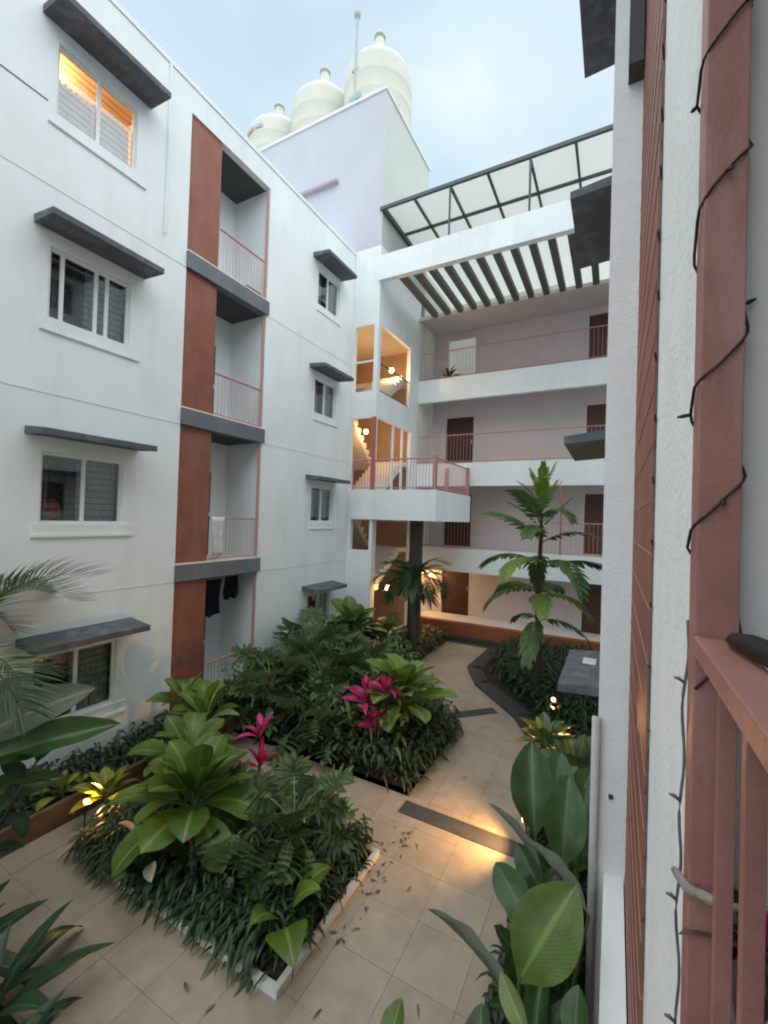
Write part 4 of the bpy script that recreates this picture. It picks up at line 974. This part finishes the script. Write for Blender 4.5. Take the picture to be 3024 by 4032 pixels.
# --- the slender tree on the right
t = thing('slender_tree', 'slender tree with whorls of long drooping leaves before the galleries', 'tree', (-1.48, 10.2, .05))
tr = MB().tube([(0,0,-.1),(.03,.02,1.2),(-.02,.0,2.5),(.02,.02,3.8),(0,0,4.9)], [.085,.07,.058,.042,.02], 10).build('trunk', M['bark'], t, True)
rnd = random.Random(12)
def whorl(h, n, s, el, keys, a0):
    for i in range(n):
        az = a0+i*2*math.pi/n+rnd.uniform(-.25,.25)
        place(rnd.choice(FR[rnd.choice(keys)]), t, az, R(el+rnd.uniform(-10,10)), s*rnd.uniform(.85,1.12), (.03*math.cos(az),.03*math.sin(az),h+rnd.uniform(-.1,.1)), rnd.uniform(-.25,.25), 'frond')
whorl(1.95, 3, .8, 10, ['tree'], .3); whorl(2.55, 5, 1.0, 18, ['tree','treelight'], 1.1); whorl(3.2, 5, 1.12, 25, ['tree','treelight'], .5)
whorl(3.75, 4, .95, 38, ['tree'], 1.6); whorl(4.1, 6, .85, 50, ['tree','young'], .2); whorl(4.4, 6, .75, 66, ['young'], .9); whorl(4.65, 5, .72, 80, ['young'], 0)
# --- dark palm by the stair tower
t = thing('dark_palm', 'dark drooping palm under the projecting stair landing', 'palm', (-5.25, 11.75, .05))
MB().tube([(0,0,-.1),(.03,.02,1.1),(0,0,2.35)], [.11,.09,.08], 10).build('trunk', M['palmtrunk'], t, True)
for i in range(20):
    place(FR['dark'][i % 3], t, i*2.4, R(70-62*i/20+rnd.uniform(-6,6)), rnd.uniform(.8,1.05), (0,0,2.3), rnd.uniform(-.3,.3), 'frond')
t = rosette('x', (0,0), 0, 1, 'lance') if False else None
# leaves of the gallery pot plant
gp = [o for o in C.objects if o.name.startswith('potted_plant')][0]
for i in range(9): place(LV['lance'][i % 4], gp, i*2.4, R(80-50*i/9), .6, (0,0,.26))
# hanging flower basket by the near railing
t = thing('red_leaf_plant', 'dark red leaved plant hanging behind the near maroon balusters', 'plant', (.235, .965, 3.46))
MB().lathe([(.001,0),(.022,.0),(.032,.05),(.030,.05),(.001,.045)], (0,0,-.07), 14).build('pot', M['door_red'], t, True)
me_r = leaf_mesh('red_leaf', M['lf_magenta'], 1, .35, lan, .8, .25, 7, petiole=.1)
me_r2 = leaf_mesh('red_leaf', M['door_red'], 1, .3, lan, 1.1, .25, 7, petiole=.1)
for i in range(12): place(me_r2 if i % 3 else me_r, t, i*2.4, R(80-150*i/12), .13, (0,0,-.03), 0, 'leaf')

# ------------------------------------------------------------------ ground cover (uncountable)
def cover(name, label, poly, n, ln, wd, hgt, m, seed, over=None, density=None):
    rnd = random.Random(seed); mb = MB(); mb.uv = []
    xs = [p[0] for p in poly]; ys = [p[1] for p in poly]
    def inside(x, y):
        c = False
        for (x1, y1), (x2, y2) in zip(poly, poly[1:]+poly[:1]):
            if (y1 > y) != (y2 > y) and x < (x2-x1)*(y-y1)/(y2-y1)+x1: c = not c
        return c
    k = 0
    while k < n:
        x, y = rnd.uniform(min(xs), max(xs)), rnd.uniform(min(ys), max(ys))
        if not inside(x, y): continue
        if density and rnd.random() > density(x, y): continue
        k += 1
        hh = hgt(x, y) if callable(hgt) else hgt
        p = Vector((x, y, SOILZ+rnd.uniform(0, 1)*hh)); az = rnd.uniform(0, 6.283); l = ln*rnd.uniform(.6, 1.3); w_ = wd*rnd.uniform(.7, 1.3)
        if over: az = over(x, y, az, rnd)
        e = rnd.uniform(.25, 1.25); dr = rnd.uniform(.6, 1.5)
        d = Vector((math.cos(az), math.sin(az), 0)); sd_ = Vector((-d.y, d.x, 0)); b = len(mb.v)
        for s_, ww in ((0,.35),(.35,1),(.7,.8),(1,.05)):
            c = p+d*(l*s_*math.cos(e))+Vector((0,0,l*(s_*math.sin(e)-dr*s_*s_*.9)))
            c.z = max(c.z, .012)
            for v in (-1, 1): mb.v.append(tuple(c+sd_*(v*w_*.5*ww)+Vector((0,0,.15*w_*ww)))); mb.uv.append((s_, .5+.42*v))
        for q in range(3): mb.f.append((b+q*2, b+q*2+2, b+q*2+3, b+q*2+1))
    o = mb.build(name, m, None, True)
    return tag(o, label, 'ground cover', kind='stuff')
def d1(x, y):   # thin at the bare corner
    return .12 if (x > -2.75 and y < 3.25) else 1
def over1(x, y, az, r):
    if y < 3.15 and r.random() < .75: return -math.pi/2+r.uniform(-.7,.7)
    if x > -2.7 and y > 3.4 and r.random() < .7: return math.pi+r.uniform(-1.2,1.2)
    return az
cover('ground_cover', 'dense dark green strap leaved ground cover filling the front bed', [(-5.62,2.93),(-2.5,2.97),(-2.52,4.75),(-5.65,4.8)], 7000, .24, .034, lambda x, y: .22 if y < 3.05 or x > -2.6 else .34, M['lf_cover'], 1, over1, d1)
cover('ground_cover', 'dark green ground cover of the middle bed spilling onto the side path', [(-7.4,6.0),(-2.62,5.98),(-2.6,8.2),(-4.9,10.85),(-4.95,14.2),(-6.4,14.2),(-6.5,11.3),(-7.4,11.3)], 9500, .26, .05, lambda x, y: .42, M['lf_cover'], 2, lambda x, y, az, r: r.uniform(-.8,.8) if x > -2.85 and r.random() < .6 else az)
cover('ground_cover', 'dark bushy ground cover in the right bed around the slender tree', [(-.9,6.0),(-.15,6.0),(-.15,14.2),(-2.9,14.2),(-3.0,12.2),(-2.4,11.0),(-1.3,9.6),(-.95,8.4)], 7000, .24, .05, lambda x, y: .55 if y > 9 else .35, M['lf_dark'], 3)
cover('ground_cover', 'low dark ground cover beneath the paddle leaf plants at right', [(-.84,1.3),(-.15,1.3),(-.15,6.0),(-.86,6.0)], 1500, .2, .04, .2, M['lf_dark'], 4)
cover('ground_cover', 'sparse ground cover in the bed under the left windows', [(-7.4,1.0),(-6.42,1.0),(-6.42,5.9),(-7.4,5.9)], 2200, .24, .045, .3, M['lf_cover'], 5)
# hedge body of split leaf understorey in the middle bed, small leaves one cannot count
cover('understorey', 'mass of small mid green leaves filling the middle bed between the bushes', [(-7.2,6.3),(-3.0,6.2),(-2.95,8.0),(-5.0,10.6),(-7.2,10.8)], 5000, .22, .07, lambda x, y: .95, M['lf_blue'], 6)

# ------------------------------------------------------------------ garden lamps
def gardenlamp(label, p, aim, en, h=.28, spot=None):
    t = thing('garden_spotlight', label, 'garden light', p, 'garden spotlights')
    MB().tube([(0,0,-.08),(0,0,h-.05)], .012, 8).build('spike', M['lampmetal'], t)
    d = Vector(aim).normalized(); c = Vector((0,0,h))
    MB().tube([c-d*.06, c+d*.045], [.032,.045], 14).build('housing', M['lampmetal'], t, True)
    MB().tube([c+d*.0455, c+d*.052], [.040,.038], 14).build('lens', M['bulb'], t)
    li = bpy.data.lights.new('lamp_light', 'SPOT'); li.energy = en; li.color = (1, .50, .16); li.spot_size = R(spot or 120); li.spot_blend = .7; li.shadow_soft_size = .03
    lo = bpy.data.objects.new('lamp_light', li); C.objects.link(lo); lo.parent = t; lo.location = c+d*.06
    lo.rotation_euler = (-d).to_track_quat('Z', 'Y').to_euler()
gardenlamp('glowing garden spotlight among yellow leaves at the left', (-6.02,3.22,.05), (.55,.1,.75), 55, .24, 150)
gardenlamp('glowing garden spotlight in the right bed near the low canopy', (-1.02,9.35,.05), (.1,-.7,.45), 40, .55, 130)
gardenlamp('hidden garden spotlight washing the paving with orange beside the dark strip', (-.90,5.72,.05), (-.9,-.12,-.26), 75, .38, 120)

# ------------------------------------------------------------------ fallen leaves on the paving
fl = [leaf_mesh('fallen_leaf', M['drygrass'], .10, .028, lan, .5, .3, 6, seed=1), leaf_mesh('fallen_leaf', M['drygrass'], .15, .016, lan, .7, .3, 6, seed=2)]
spots = [(-2.15,5.15,'beside the front end of the dark strip'), (-2.25,3.75,'near the right kerb of the front bed'), (-3.25,2.62,'below the front kerb at left'), (-2.1,2.95,'right of the bare bed corner'), (-1.95,4.45,'in the middle of the path'), (-2.0,6.9,'by the middle bed edge'), (-2.35,4.55,'between front bed and path'), (-1.35,3.4,'near the brown right kerb'), (-2.9,2.55,'under the white kerb corner')]
for i, (x, y, lab) in enumerate(spots):
    rnd = random.Random(i)
    o = link('fallen_leaf', fl[i % 2], None, Matrix.Translation((x, y, .018)) @ Matrix.Rotation(rnd.uniform(0,6.28), 4, 'Z') @ Matrix.Rotation(-.12, 4, 'Y'))
    tag(o, 'dry brown leaf lying on the paving '+lab, 'leaf', 'fallen leaves')

# leaf litter and soil crumbs swept against the bed edges
def litter(label, edges, n, seed):
    rnd = random.Random(seed); mb = MB(); mb.uv = []
    for k in range(n):
        a, b = rnd.choice(edges); t = rnd.random(); d = (Vector(b)-Vector(a)).normalized(); nr = Vector((d.y, -d.x))
        p = Vector(a).lerp(Vector(b), t)+nr*(abs(rnd.gauss(0, .16))+.01); az = rnd.uniform(0, 6.28); l = rnd.uniform(.008, .05); w_ = l*rnd.uniform(.15, .5)
        u = Vector((math.cos(az), math.sin(az))); v = Vector((-u.y, u.x)); i = len(mb.v); z = .006+rnd.uniform(0, .004)
        for q, h in ((p-u*l, 0), (p+v*w_, .004), (p+u*l, .001), (p-v*w_, .005)): mb.v.append((q.x, q.y, z+h)); mb.uv.append((.5,.3))
        mb.f.append((i, i+1, i+2, i+3))
    return tag(mb.build('leaf_litter', M['drygrass']), label, 'litter', kind='stuff')
litter('fine dry litter scattered on the paving along the bed kerbs', [((-2.46,4.75),(-2.46,2.92)), ((-2.46,2.92),(-5.6,2.92)), ((-2.65,8.2),(-2.65,5.97)), ((-2.65,5.97),(-5.0,5.97)), ((-.88,3.0),(-.95,7.2)), ((-2.2,5.4),(-2.2,3.6))], 330, 3)
